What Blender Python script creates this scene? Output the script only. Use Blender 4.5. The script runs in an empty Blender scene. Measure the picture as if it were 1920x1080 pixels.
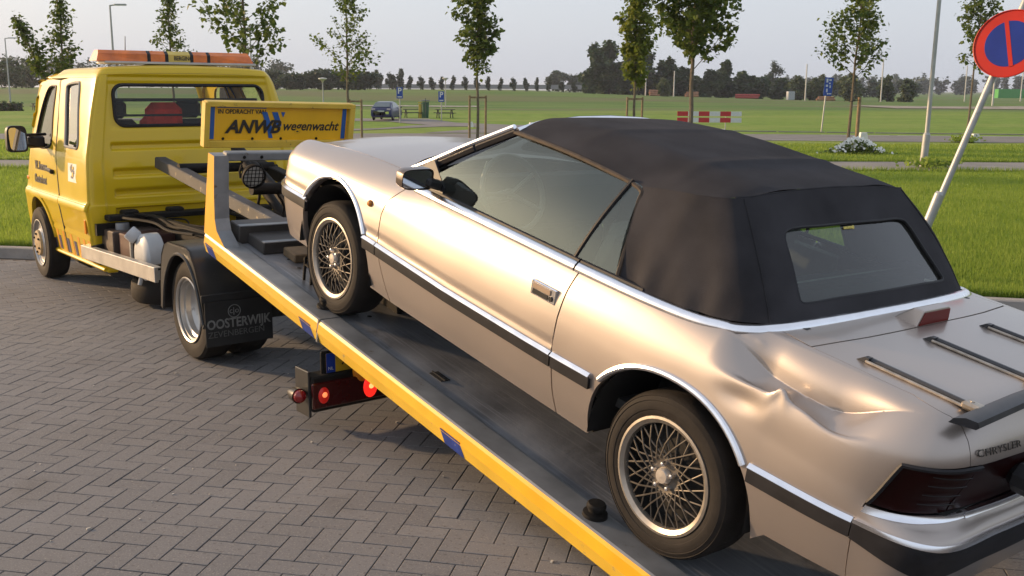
import bpy, bmesh, math, random
import numpy as np
from mathutils import Vector, Matrix, geometry
rad = math.radians
C = bpy.context.scene.collection
SC = bpy.context.scene

# ------------------------------------------------------------------ camera
F_PX, PITCH, ROLL, CAM_H = 1899.9, 0.193506, -0.005153, 1.84224
def cam_axes():
    fwd = Vector((0, math.cos(PITCH), -math.sin(PITCH))); right = Vector((1, 0, 0)); down = fwd.cross(right)
    c, s = math.cos(ROLL), math.sin(ROLL)
    return c*right + s*down, -s*right + c*down, fwd
_r, _d, _f = cam_axes()
cd = bpy.data.cameras.new('camera'); cam = bpy.data.objects.new('camera', cd); C.objects.link(cam)
cam.matrix_world = Matrix(((_r.x, -_d.x, -_f.x, 0), (_r.y, -_d.y, -_f.y, 0), (_r.z, -_d.z, -_f.z, CAM_H), (0, 0, 0, 1)))
cd.sensor_width = 36; cd.lens = F_PX/1920*36; cd.clip_start = .05; cd.clip_end = 6000
SC.camera = cam

# ------------------------------------------------------------------ sky, sun, exposure
SUN_AZ, SUN_EL = rad(160), rad(15)          # direction towards the sun, azimuth from +X
world = bpy.data.worlds.new('World'); SC.world = world; world.use_nodes = True
wn = world.node_tree; wn.nodes.clear()
sky = wn.nodes.new('ShaderNodeTexSky'); sky.sky_type = 'NISHITA'; sky.sun_disc = False
sky.sun_elevation = SUN_EL; sky.sun_rotation = math.pi/2 - SUN_AZ
sky.altitude = 0; sky.air_density = 1.0; sky.dust_density = 4.0; sky.ozone_density = 1.0
veil = wn.nodes.new('ShaderNodeMix'); veil.data_type = 'RGBA'; veil.inputs[0].default_value = .68
veil.inputs[7].default_value = (5.0, 5.3, 5.95, 1)
bgn = wn.nodes.new('ShaderNodeBackground'); bgn.inputs[1].default_value = .113
out = wn.nodes.new('ShaderNodeOutputWorld')
wn.links.new(sky.outputs[0], veil.inputs[6]); wn.links.new(veil.outputs[2], bgn.inputs[0]); wn.links.new(bgn.outputs[0], out.inputs[0])
sl = bpy.data.lights.new('sun', 'SUN'); so = bpy.data.objects.new('sun', sl); C.objects.link(so)
sl.energy = 3.7; sl.angle = rad(2.0); sl.color = (1, .66, .36)
sdir = Vector((math.cos(SUN_AZ)*math.cos(SUN_EL), math.sin(SUN_AZ)*math.cos(SUN_EL), math.sin(SUN_EL)))
so.rotation_euler = sdir.to_track_quat('Z', 'Y').to_euler(); so.location = sdir*50
SC.view_settings.view_transform = 'Standard'; SC.view_settings.look = 'None'
SC.view_settings.gamma = 1; SC.view_settings.exposure = .58; SC.view_settings.use_curve_mapping = False
SC.cycles.max_bounces = 8; SC.cycles.transparent_max_bounces = 16
SC.cycles.use_denoising = True

# ------------------------------------------------------------------ materials
MATS = {}
def M(name, col, rough=.5, metal=0., spec=.5, coat=0., var=.12, scale=6., bump=0., bscale=60., rvar=.1,
      wear=None, wear_amt=.0, wscale=9., alpha=1., emit=None, estr=0., trans=0., detail=6):
    if name in MATS: return MATS[name]
    m = bpy.data.materials.new(name); m.use_nodes = True; MATS[name] = m
    nt = m.node_tree; b = nt.nodes['Principled BSDF']; L = nt.links.new
    tc = nt.nodes.new('ShaderNodeTexCoord')
    n = nt.nodes.new('ShaderNodeTexNoise'); n.inputs['Scale'].default_value = scale; n.inputs['Detail'].default_value = detail
    L(tc.outputs['Object'], n.inputs['Vector'])
    mix = nt.nodes.new('ShaderNodeMix'); mix.data_type = 'RGBA'
    mr = nt.nodes.new('ShaderNodeMapRange'); mr.inputs[1].default_value = .3; mr.inputs[2].default_value = .7
    L(n.outputs[0], mr.inputs[0]); L(mr.outputs[0], mix.inputs[0])
    mix.inputs[6].default_value = (*[c*(1-var) for c in col], 1); mix.inputs[7].default_value = (*[min(1, c*(1+var)) for c in col], 1)
    colout = mix.outputs[2]
    if wear:
        n2 = nt.nodes.new('ShaderNodeTexNoise'); n2.inputs['Scale'].default_value = wscale; n2.inputs['Detail'].default_value = 9
        n2.inputs['Roughness'].default_value = .7
        L(tc.outputs['Object'], n2.inputs['Vector'])
        r2 = nt.nodes.new('ShaderNodeMapRange'); r2.inputs[1].default_value = .68-wear_amt*.3; r2.inputs[2].default_value = .76-wear_amt*.25
        L(n2.outputs[0], r2.inputs[0])
        mx = nt.nodes.new('ShaderNodeMix'); mx.data_type = 'RGBA'; L(r2.outputs[0], mx.inputs[0])
        L(colout, mx.inputs[6]); mx.inputs[7].default_value = (*wear, 1); colout = mx.outputs[2]
    L(colout, b.inputs['Base Color'])
    rr = nt.nodes.new('ShaderNodeMapRange'); rr.inputs[3].default_value = max(.02, rough*(1-rvar)); rr.inputs[4].default_value = min(1, rough*(1+rvar))
    L(n.outputs[0], rr.inputs[0]); L(rr.outputs[0], b.inputs['Roughness'])
    b.inputs['Metallic'].default_value = metal; b.inputs['Specular IOR Level'].default_value = spec
    b.inputs['Coat Weight'].default_value = coat; b.inputs['Coat Roughness'].default_value = .04
    b.inputs['Transmission Weight'].default_value = trans
    b.inputs['Alpha'].default_value = alpha
    if emit: b.inputs['Emission Color'].default_value = (*emit, 1); b.inputs['Emission Strength'].default_value = estr
    if bump:
        n3 = nt.nodes.new('ShaderNodeTexNoise'); n3.inputs['Scale'].default_value = bscale; n3.inputs['Detail'].default_value = 4
        L(tc.outputs['Object'], n3.inputs['Vector'])
        bp = nt.nodes.new('ShaderNodeBump'); bp.inputs['Strength'].default_value = bump; bp.inputs['Distance'].default_value = .01
        L(n3.outputs[0], bp.inputs['Height']); L(bp.outputs[0], b.inputs['Normal'])
    return m

def glass(name, tint, ior=1.5, rough=.0, refl=1., haze=0., gcol=(1, 1, 1)):
    """thin tinted pane: what is behind shows through, the front reflects by Fresnel, a little dust scatters"""
    if name in MATS: return MATS[name]
    m = bpy.data.materials.new(name); m.use_nodes = True; MATS[name] = m
    nt = m.node_tree; nt.nodes.clear(); L = nt.links.new
    o = nt.nodes.new('ShaderNodeOutputMaterial'); t = nt.nodes.new('ShaderNodeBsdfTransparent'); g = nt.nodes.new('ShaderNodeBsdfGlossy')
    fr = nt.nodes.new('ShaderNodeFresnel'); mx = nt.nodes.new('ShaderNodeMixShader'); fr.inputs[0].default_value = ior
    t.inputs[0].default_value = (*tint, 1); g.inputs['Roughness'].default_value = rough; g.inputs[0].default_value = (*gcol, 1)
    d = nt.nodes.new('ShaderNodeBsdfDiffuse'); d.inputs[0].default_value = (.35, .34, .31, 1)
    md = nt.nodes.new('ShaderNodeMixShader')
    tc = nt.nodes.new('ShaderNodeTexCoord'); n = nt.nodes.new('ShaderNodeTexNoise'); n.inputs['Scale'].default_value = 4; n.inputs['Detail'].default_value = 8
    L(tc.outputs['Object'], n.inputs['Vector'])
    ma = nt.nodes.new('ShaderNodeMath'); ma.operation = 'MULTIPLY'; ma.inputs[1].default_value = haze*2; L(n.outputs[0], ma.inputs[0]); L(ma.outputs[0], md.inputs[0])
    L(t.outputs[0], md.inputs[1]); L(d.outputs[0], md.inputs[2])
    L(fr.outputs[0], mx.inputs[0]); L(md.outputs[0], mx.inputs[1]); L(g.outputs[0], mx.inputs[2]); L(mx.outputs[0], o.inputs[0])
    return m

def leafmat(name, col, col2, var_scale=1.5, trans=.35):
    if name in MATS: return MATS[name]
    m = bpy.data.materials.new(name); m.use_nodes = True; MATS[name] = m
    nt = m.node_tree; nt.nodes.clear(); L = nt.links.new
    o = nt.nodes.new('ShaderNodeOutputMaterial'); d = nt.nodes.new('ShaderNodeBsdfPrincipled'); t = nt.nodes.new('ShaderNodeBsdfTranslucent'); mx = nt.nodes.new('ShaderNodeMixShader')
    d.inputs['Roughness'].default_value = .55; d.inputs['Specular IOR Level'].default_value = .3
    at = nt.nodes.new('ShaderNodeAttribute'); at.attribute_name = 'tint'
    tc = nt.nodes.new('ShaderNodeTexCoord'); n = nt.nodes.new('ShaderNodeTexNoise'); n.inputs['Scale'].default_value = var_scale; n.inputs['Detail'].default_value = 3
    L(tc.outputs['Object'], n.inputs['Vector'])
    ad = nt.nodes.new('ShaderNodeMath'); ad.operation = 'MULTIPLY_ADD'; L(at.outputs['Fac'], ad.inputs[0]); ad.inputs[1].default_value = .6
    sb = nt.nodes.new('ShaderNodeMath'); sb.operation = 'MULTIPLY_ADD'; L(n.outputs[0], sb.inputs[0]); sb.inputs[1].default_value = 1.2; sb.inputs[2].default_value = -.4
    L(sb.outputs[0], ad.inputs[2])
    mc = nt.nodes.new('ShaderNodeMix'); mc.data_type = 'RGBA'; mc.clamp_factor = True; L(ad.outputs[0], mc.inputs[0])
    mc.inputs[6].default_value = (*col, 1); mc.inputs[7].default_value = (*col2, 1)
    L(mc.outputs[2], d.inputs['Base Color']); L(mc.outputs[2], t.inputs[0])
    mx.inputs[0].default_value = trans; L(d.outputs[0], mx.inputs[1]); L(t.outputs[0], mx.inputs[2]); L(mx.outputs[0], o.inputs[0])
    return m

# ------------------------------------------------------------------ object helpers
def tag(o, label=None, cat=None, group=None, kind=None):
    if label: o['label'] = label
    if cat: o['category'] = cat
    if group: o['group'] = group
    if kind: o['kind'] = kind
    return o
def empty(name, loc=(0, 0, 0), rz=0., mw=None):
    o = bpy.data.objects.new(name, None); C.objects.link(o); o.empty_display_size = .2
    if mw is not None: o.matrix_world = mw
    else: o.location = loc; o.rotation_euler = (0, 0, rz)
    return o
def link(name, me, mats, parent=None, loc=None):
    o = bpy.data.objects.new(name, me); C.objects.link(o)
    if mats and not me.materials:
        for m in (mats if isinstance(mats, (list, tuple)) else [mats]): me.materials.append(m)
    if parent is not None: o.parent = parent
    if loc is not None: o.location = loc
    return o
KIDS = {}
def copy_tree(o, parent=None):
    c = o.copy(); C.objects.link(c)
    if parent is not None: c.parent = parent
    for ch in [k for k in bpy.data.objects if k.parent == o and k is not c]: copy_tree(ch, c)
    return c

class B:
    """collects shapes, links them as one mesh object"""
    def __init__(s): s.v = []; s.f = []; s.mi = []; s.m = 0
    def add(s, vs, fs, M4=None):
        n = len(s.v)
        s.v += [tuple(M4 @ Vector(p)) if M4 is not None else tuple(p) for p in vs]
        s.f += [tuple(i+n for i in f) for f in fs]; s.mi += [s.m]*len(fs); return s
    def box(s, c, size, rot=None, bev=0.):
        hx, hy, hz = [q/2 for q in size]; T = Matrix.Translation(c)
        if rot is not None: T = T @ (rot.to_4x4() if isinstance(rot, Matrix) else Matrix.Rotation(rot, 4, 'Z'))
        b = min(bev, hx*.9, hy*.9, hz*.9)
        if b <= 0:
            vs = [(x, y, z) for z in (-hz, hz) for y in (-hy, hy) for x in (-hx, hx)]
            return s.add(vs, [(0, 2, 3, 1), (4, 5, 7, 6), (0, 1, 5, 4), (2, 6, 7, 3), (0, 4, 6, 2), (1, 3, 7, 5)], T)
        vs = []; idx = {}
        for sx in (-1, 1):
            for sy in (-1, 1):
                for sz in (-1, 1):
                    for a in range(3):
                        p = [sx*(hx-b), sy*(hy-b), sz*(hz-b)]; p[a] = (sx, sy, sz)[a]*(hx, hy, hz)[a]
                        idx[sx, sy, sz, a] = len(vs); vs.append(p)
        I = idx; fs = []
        for sg in (-1, 1):
            fs.append([I[sg, -1, -1, 0], I[sg, 1, -1, 0], I[sg, 1, 1, 0], I[sg, -1, 1, 0]])
            fs.append([I[-1, sg, -1, 1], I[1, sg, -1, 1], I[1, sg, 1, 1], I[-1, sg, 1, 1]])
            fs.append([I[-1, -1, sg, 2], I[1, -1, sg, 2], I[1, 1, sg, 2], I[-1, 1, sg, 2]])
            for s2 in (-1, 1):
                fs.append([I[sg, s2, -1, 0], I[sg, s2, 1, 0], I[sg, s2, 1, 1], I[sg, s2, -1, 1]])
                fs.append([I[sg, -1, s2, 0], I[sg, 1, s2, 0], I[sg, 1, s2, 2], I[sg, -1, s2, 2]])
                fs.append([I[-1, sg, s2, 1], I[1, sg, s2, 1], I[1, sg, s2, 2], I[-1, sg, s2, 2]])
                for s3 in (-1, 1): fs.append([I[sg, s2, s3, 0], I[sg, s2, s3, 1], I[sg, s2, s3, 2]])
        out = []
        for f in fs:
            P = [Vector(vs[i]) for i in f]; n = (P[1]-P[0]).cross(P[2]-P[0]); c0 = sum(P, Vector())/len(P)
            out.append(tuple(f) if n.dot(c0) > 0 else tuple(reversed(f)))
        return s.add(vs, out, T)
    def beam(s, p, q, w, h, up=(0, 0, 1), bev=0.):
        p, q = Vector(p), Vector(q); d = q-p; x = d.normalized(); y = Vector(up).cross(x)
        y = y.normalized() if y.length > 1e-6 else Vector((0, 1, 0)); z = x.cross(y)
        return s.box((p+q)/2, (d.length, w, h), Matrix((x, y, z)).transposed(), bev)
    def tube(s, pts, r, seg=8, caps=True, closed=False):
        P = [Vector(p) for p in pts]; n = len(P); rs = r if isinstance(r, (list, tuple)) else [r]*n
        vs = []; up = None
        for i in range(n):
            d = (P[(i+1) % n]-P[i-1]) if closed else (P[min(i+1, n-1)]-P[max(i-1, 0)]); d.normalize()
            if up is None:
                up = Vector((0, 0, 1)) if abs(d.z) < .9 else Vector((1, 0, 0))
            a = (up - d*up.dot(d)).normalized(); b = d.cross(a); up = a
            for k in range(seg):
                t = 2*math.pi*k/seg; vs.append(P[i]+(a*math.cos(t)+b*math.sin(t))*rs[i])
        fs = []
        for i in range(n if closed else n-1):
            for k in range(seg):
                k2 = (k+1) % seg; i2 = (i+1) % n; fs.append((i*seg+k, i*seg+k2, i2*seg+k2, i2*seg+k))
        if caps and not closed: fs.append(tuple(reversed(range(seg)))); fs.append(tuple(range((n-1)*seg, n*seg)))
        return s.add(vs, fs)
    def lathe(s, prof, M4=None, seg=24, a0=0., a1=2*math.pi):
        """prof: (radius, height) pairs, spun about local Z"""
        full = abs(a1-a0-2*math.pi) < 1e-6; n = seg if full else seg+1; vs = []; fs = []
        for k in range(n):
            t = a0+(a1-a0)*k/seg
            for r, z in prof: vs.append((r*math.cos(t), r*math.sin(t), z))
        m = len(prof)
        for k in range(seg):
            k2 = (k+1) % n
            for j in range(m-1):
                q = [k*m+j, k2*m+j, k2*m+j+1, k*m+j+1]
                if prof[j][0] < 1e-7: q = [q[0], q[2], q[3]]
                elif prof[j+1][0] < 1e-7: q = [q[0], q[1], q[2]]
                fs.append(tuple(q))
        return s.add(vs, fs, M4)
    def prism(s, out, z0, z1, M4=None):
        """closed outline (ccw) in local XY between z0 and z1"""
        n = len(out); vs = [(x, y, z0) for x, y in out]+[(x, y, z1) for x, y in out]
        fs = [tuple(reversed(range(n))), tuple(range(n, 2*n))]+[(i, (i+1) % n, n+(i+1) % n, n+i) for i in range(n)]
        return s.add(vs, fs, M4)
    def grid(s, fn, nu, nv):
        n = len(s.v)
        vs = [fn(i/nu, j/nv) for j in range(nv+1) for i in range(nu+1)]
        return s.add(vs, [(j*(nu+1)+i, j*(nu+1)+i+1, (j+1)*(nu+1)+i+1, (j+1)*(nu+1)+i) for j in range(nv) for i in range(nu)])
    def quad(s, *p): return s.add(p, [tuple(range(len(p)))])
    def mesh(s, name, mats, smooth=35):
        me = bpy.data.meshes.new(name); me.from_pydata([tuple(v) for v in s.v], [], s.f)
        for m in (mats if isinstance(mats, (list, tuple)) else [mats]): me.materials.append(m)
        if any(s.mi): me.polygons.foreach_set('material_index', s.mi)
        if smooth: me.shade_smooth(); me.set_sharp_from_angle(angle=rad(smooth))
        me.update(); return me
    def build(s, name, mats, parent=None, loc=None, smooth=35, fix=False):
        me = s.mesh(name, mats, smooth)
        if fix:
            bm = bmesh.new(); bm.from_mesh(me); bmesh.ops.recalc_face_normals(bm, faces=bm.faces); bm.to_mesh(me); bm.free()
        return link(name, me, None, parent, loc)

def text(name, body, size, mat, parent, mw, extrude=.0012, shear=0., bold=0., sx=1., align='LEFT', ay='BOTTOM', spacing=1.):
    cu = bpy.data.curves.new('lettering', 'FONT'); cu.body = body; cu.size = size; cu.extrude = extrude; cu.shear = shear; cu.offset = bold
    cu.align_x = align; cu.align_y = ay; cu.space_character = spacing; cu.resolution_u = 3
    t = bpy.data.objects.new('lettering_source', cu); C.objects.link(t)
    me = bpy.data.meshes.new_from_object(t.evaluated_get(bpy.context.evaluated_depsgraph_get()))
    bpy.data.objects.remove(t); bpy.data.curves.remove(cu)
    me.materials.clear(); me.name = name
    me.transform(mw @ Matrix.Diagonal((sx, 1, 1, 1)))
    return link(name, me, mat, parent)
def frame(o, x, y):
    """matrix with origin o, local X along x, local Y along y"""
    x = Vector(x).normalized(); z = x.cross(Vector(y)).normalized(); y = z.cross(x)
    m = Matrix((x, y, z)).transposed().to_4x4(); m.translation = Vector(o); return m

# ------------------------------------------------------------------ spline nets and panels cut from them
def in_poly(P, poly):
    x, y = P[:, 0], P[:, 1]; c = np.zeros(len(P), bool); q = np.asarray(poly)
    for i in range(len(q)):
        x1, y1 = q[i-1]; x2, y2 = q[i]
        if y1 == y2: continue
        k = ((y1 > y) != (y2 > y)) & (x < (x2-x1)*(y-y1)/(y2-y1)+x1); c ^= k
    return c
def dense(poly, h, closed=True):
    out = []; n = len(poly)
    for i in range(n if closed else n-1):
        a = np.array(poly[i], float); b = np.array(poly[(i+1) % n], float); k = max(1, int(np.ceil(np.linalg.norm(b-a)/h)))
        for j in range(k): out.append(a+(b-a)*j/k)
    if not closed: out.append(np.array(poly[-1], float))
    return np.array(out)
def smooth_poly(pts, k=6, closed=False):
    """Catmull-Rom through points"""
    P = np.array(pts, float); n = len(P); out = []
    for i in range(n if closed else n-1):
        p0 = P[(i-1) % n] if (closed or i > 0) else 2*P[0]-P[1]; p1 = P[i]; p2 = P[(i+1) % n]
        p3 = P[(i+2) % n] if (closed or i < n-2) else 2*P[-1]-P[-2]
        for j in range(k):
            u = j/k; out.append(.5*((2*p1)+(-p0+p2)*u+(2*p0-5*p1+4*p2-p3)*u*u+(-p0+3*p1-3*p2+p3)*u**3))
    if not closed: out.append(P[-1])
    return np.array(out)
def cdt(poly, holes, h, lines=()):
    """2D triangulation of poly minus holes with spacing h"""
    loops = [dense(poly, h)]+[dense(q, h) for q in holes]
    pts = []; edges = []
    for l in loops:
        n = len(pts); pts += list(l); edges += [(n+i, n+(i+1) % len(l)) for i in range(len(l))]
    nb = len(pts)
    for l in lines:
        l = dense(l, h*.8, False); l = l[in_poly(l, loops[0])]; n = len(pts); pts += list(l); edges += [(n+i, n+i+1) for i in range(len(l)-1)]
    L = np.array(pts); Lb = np.concatenate(loops); lo, hi = Lb.min(0), Lb.max(0)
    ys = np.arange(lo[1], hi[1], h*.87); G = []
    for j, y in enumerate(ys):
        xs = np.arange(lo[0]+(j % 2)*h/2, hi[0], h); G.append(np.stack([xs, np.full_like(xs, y)], 1))
    G = np.concatenate(G); k = in_poly(G, loops[0])
    for l in loops[1:]: k &= ~in_poly(G, l)
    G = G[k]
    if len(G):
        dmin = np.full(len(G), 9e9)
        for i in range(0, len(L)): dmin = np.minimum(dmin, ((G-L[i])**2).sum(1))
        G = G[dmin > (.45*h)**2]
    allp = [Vector(p) for p in pts]+[Vector(p) for p in G]
    vo, _, fo, _, _, _ = geometry.delaunay_2d_cdt(allp, edges, [], 0, 1e-7)
    V = np.array([tuple(p) for p in vo]); Fc = np.array([f for f in fo if len(f) == 3])
    ce = V[Fc].mean(1); k = in_poly(ce, loops[0])
    for l in loops[1:]: k &= ~in_poly(ce, l)
    return V, Fc[k]
def cr_w(u):
    return np.stack([.5*(-u+2*u*u-u**3), .5*(2-5*u*u+3*u**3), .5*(u+4*u*u-3*u**3), .5*(-u*u+u**3)], -1)
class Net:
    def __init__(s, P, yc=0., top_mirror=True, a=.36, b=.12, start_mirror=True):
        P = np.asarray(P, float); K, T, _ = P.shape; s.K, s.T, s.yc, s.a, s.b = K, T, yc, a, b
        mir = lambda q: np.stack([q[..., 0], 2*yc-q[..., 1], q[..., 2]], -1)
        P = np.concatenate([mir(P[:, 1:2]) if start_mirror else 2*P[:, :1]-P[:, 1:2], P, mir(P[:, -2:-1])], 1)
        top = mir(P[-2:-1]) if top_mirror else 2*P[-1:]-P[-2:-1]
        s.P = np.concatenate([2*P[:1]-P[1:2], P, top], 0); s.disp = None; s.sign = 1.; s.eps = 2e-3
    def raw(s, t, sv):
        t = np.asarray(t, float); sv = np.asarray(sv, float)
        i = np.clip(np.floor(t).astype(int), 0, s.T-2); k = np.clip(np.floor(sv).astype(int), 0, s.K-2)
        wt = cr_w(t-i); ws = cr_w(sv-k); out = 0
        for a in range(4):
            for b in range(4): out = out+(ws[..., a]*wt[..., b])[..., None]*s.P[k+a, i+b]
        return out
    def nrm0(s, t, sv, fn):
        e = s.eps
        n = np.cross(fn(t+e, sv)-fn(t-e, sv), fn(t, sv+e)-fn(t, sv-e)); return s.sign*n/np.maximum(np.linalg.norm(n, axis=-1, keepdims=True), 1e-12)
    def pos(s, t, sv):
        p = s.raw(t, sv)
        if s.disp is not None:
            p = s.disp(p, np.asarray(t, float), np.asarray(sv, float))
        return p
    def nrm(s, t, sv): return s.nrm0(t, sv, s.pos)
    def inv(s, a, b, axes=(0, 2), t0=0, t1=None, s0=0, s1=None):
        t1 = s.T-1 if t1 is None else t1; s1 = s.K-1 if s1 is None else s1
        key = (t0, t1, s0, s1)
        if not hasattr(s, '_c'): s._c = {}
        if key not in s._c:
            tt, ss = np.meshgrid(np.linspace(t0, t1, 220), np.linspace(s0, s1, 120), indexing='ij'); s._c[key] = (tt, ss, s.raw(tt, ss))
        tt, ss, G = s._c[key]; d = (G[..., axes[0]]-a)**2+(G[..., axes[1]]-b)**2; i = np.unravel_index(d.argmin(), d.shape)
        t, q = tt[i], ss[i]
        for _ in range(6):
            p = s.raw(t, q); e = 1e-3; r = np.array([a-p[axes[0]], b-p[axes[1]]])
            J = np.stack([(s.raw(t+e, q)-p)/e, (s.raw(t, q+e)-p)/e], 1)[list(axes)]
            if abs(np.linalg.det(J)) < 1e-9: break
            st = np.linalg.solve(J, r); st = np.clip(st, -.3, .3); t = float(np.clip(t+st[0], t0, t1)); q = float(np.clip(q+st[1], s0, s1))
        return (t, q)
def panel(net, poly, name, mat, parent, h=.03, off=0., thick=.012, holes=(), mirror=False, both=False, fn_off=None, lines=()):
    """a piece of the net inside poly (t, s), with edge returns; mirror: the other side of the vehicle; both: one mesh with the two sides"""
    sc = np.array([net.a, net.b]); V, Fc = cdt(np.array(poly)*sc, [np.array(q)*sc for q in holes], h, [np.array(q)*sc for q in lines]); V = V/sc
    n = net.nrm(V[:, 0], V[:, 1]); P = net.pos(V[:, 0], V[:, 1])+n*off
    if fn_off is not None: P = P+n*fn_off(P)[:, None]
    a, b, c = P[Fc[:, 0]], P[Fc[:, 1]], P[Fc[:, 2]]
    fl = (np.cross(b-a, c-a)*n[Fc[:, 0]]).sum(1) < 0; Fc[fl] = Fc[fl][:, ::-1]
    if fn_off is not None:
        fnm = np.cross(P[Fc[:, 1]]-P[Fc[:, 0]], P[Fc[:, 2]]-P[Fc[:, 0]]); n2 = np.zeros_like(P)
        for k in range(3): np.add.at(n2, Fc[:, k], fnm)
        n2 /= np.maximum(np.linalg.norm(n2, axis=1, keepdims=True), 1e-12); n = n2
    cnt = {}
    for f in Fc:
        for i in range(3): e = (int(f[i]), int(f[(i+1) % 3])); cnt[e] = 1
    bd = [e for e in cnt if (e[1], e[0]) not in cnt]
    mid = np.abs(P[:, 1]-net.yc) < 3e-3
    if both: P[mid, 1] = net.yc; n[mid, 1] = 0; bd = [e for e in bd if not (mid[e[0]] and mid[e[1]])]
    verts = [tuple(p) for p in P]; nv = [tuple(q) for q in n]; faces = [tuple(int(i) for i in f) for f in Fc]
    if thick > 0:
        ids = {}
        for e in bd:
            A, Bq = P[e[0]], P[e[1]]; ln = np.cross(Bq-A, n[e[0]]); ln = ln/max(np.linalg.norm(ln), 1e-9)
            for i in e:
                ids.setdefault(i, []).append(ln)
        m = {}
        for i, l in ids.items():
            ln = np.mean(l, 0); ln = ln/max(np.linalg.norm(ln), 1e-9)
            m[i] = (len(verts), len(verts)+1); verts += [tuple(P[i]), tuple(P[i]-n[i]*thick)]; q = ln+.12*n[i]; q = q/np.linalg.norm(q); nv += [tuple(q), tuple(ln)]
        for e in bd: faces.append((m[e[1]][0], m[e[0]][0], m[e[0]][1], m[e[1]][1]))
    outs = []
    def make(vs, fs, ns):
        me = bpy.data.meshes.new(name); me.from_pydata(vs, [], fs); me.materials.append(mat); me.shade_smooth(); me.update()
        me.normals_split_custom_set_from_vertices(ns); return link(name, me, None, parent)
    mv = [(x, 2*net.yc-y, z) for x, y, z in verts]; mf = [tuple(reversed(f)) for f in faces]; mn = [(x, -y, z) for x, y, z in nv]
    if both:
        ix = list(range(len(P))); k = len(verts); rem = []; v2 = list(verts); n2 = list(nv)
        for i in range(k):
            if i < len(P) and mid[i]: rem.append(i)
            else: rem.append(len(v2)); v2.append(mv[i]); n2.append(mn[i])
        return make(v2, faces+[tuple(rem[i] for i in f) for f in mf], n2)
    o = make(verts, faces, nv)
    if mirror: return o, make(mv, mf, mn)
    return o

# ---- shared materials
CHROME = M('chrome_trim', (.90, .91, .95), rough=.22, metal=1, var=.05, scale=14, rvar=.5)
RUBBER = M('black_rubber_strip', (.015, .015, .018), rough=.55, spec=.3, var=.25, scale=18, bump=.05)
TYRE = M('tyre_rubber', (.017, .014, .012), spec=.3, rough=.8, var=.35, scale=14, bump=.1, bscale=90)
DARKPL = M('dark_plastic', (.014, .014, .016), rough=.45, spec=.35, var=.2, scale=10)
WELL = M('wheel_well_black', (.010, .010, .010), rough=.9)

# pose of the tilted deck and of the car on it
CAR_MW = Matrix(((-0.6053, -0.7849, 0.1330, 1.1504), (0.7738, -0.6193, -0.1333, 4.0749), (0.1869, 0.0222, 0.9821, 0.1181), (0, 0, 0, 1)))
def fix_rot(m):
    r = m.to_3x3(); x = r.col[0].normalized(); z = x.cross(r.col[1]).normalized(); y = z.cross(x)
    q = Matrix((x, y, z)).transposed().to_4x4(); q.translation = m.translation; return q
CAR_MW = fix_rot(CAR_MW)
# ================================================================== the setting
rng = np.random.default_rng(7); random.seed(7)
KERB = [(-90, 25.4), (-4.95, 10.96), (-4.5, 12.5), (-2.1, 12.5), (-.5, 9.7), (4.55, 8.40), (90, -11.0)]
def kerb_y(x): return float(np.interp(x, [p[0] for p in KERB], [p[1] for p in KERB]))
GZ = .09
def hill(x, y):
    """low grass embankment on the left, flattening out to the right"""
    k = np.clip((y-108)/40, 0, 1); k = k*k*(3-2*k); side = np.clip((62-x)/75, 0, 1); side = side*side*(3-2*side)
    h = 1.55*k*side + .06*np.sin(x*.11+y*.05)*np.clip((y-30)/40, 0, 1)
    # a low mound line between the mown lawn and the rough field
    return h + .10*np.exp(-((y-78-6*np.sin(x*.05))/5.)**2)
def gz(x, y): return GZ+float(hill(np.array(float(x)), np.array(float(y))))

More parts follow.
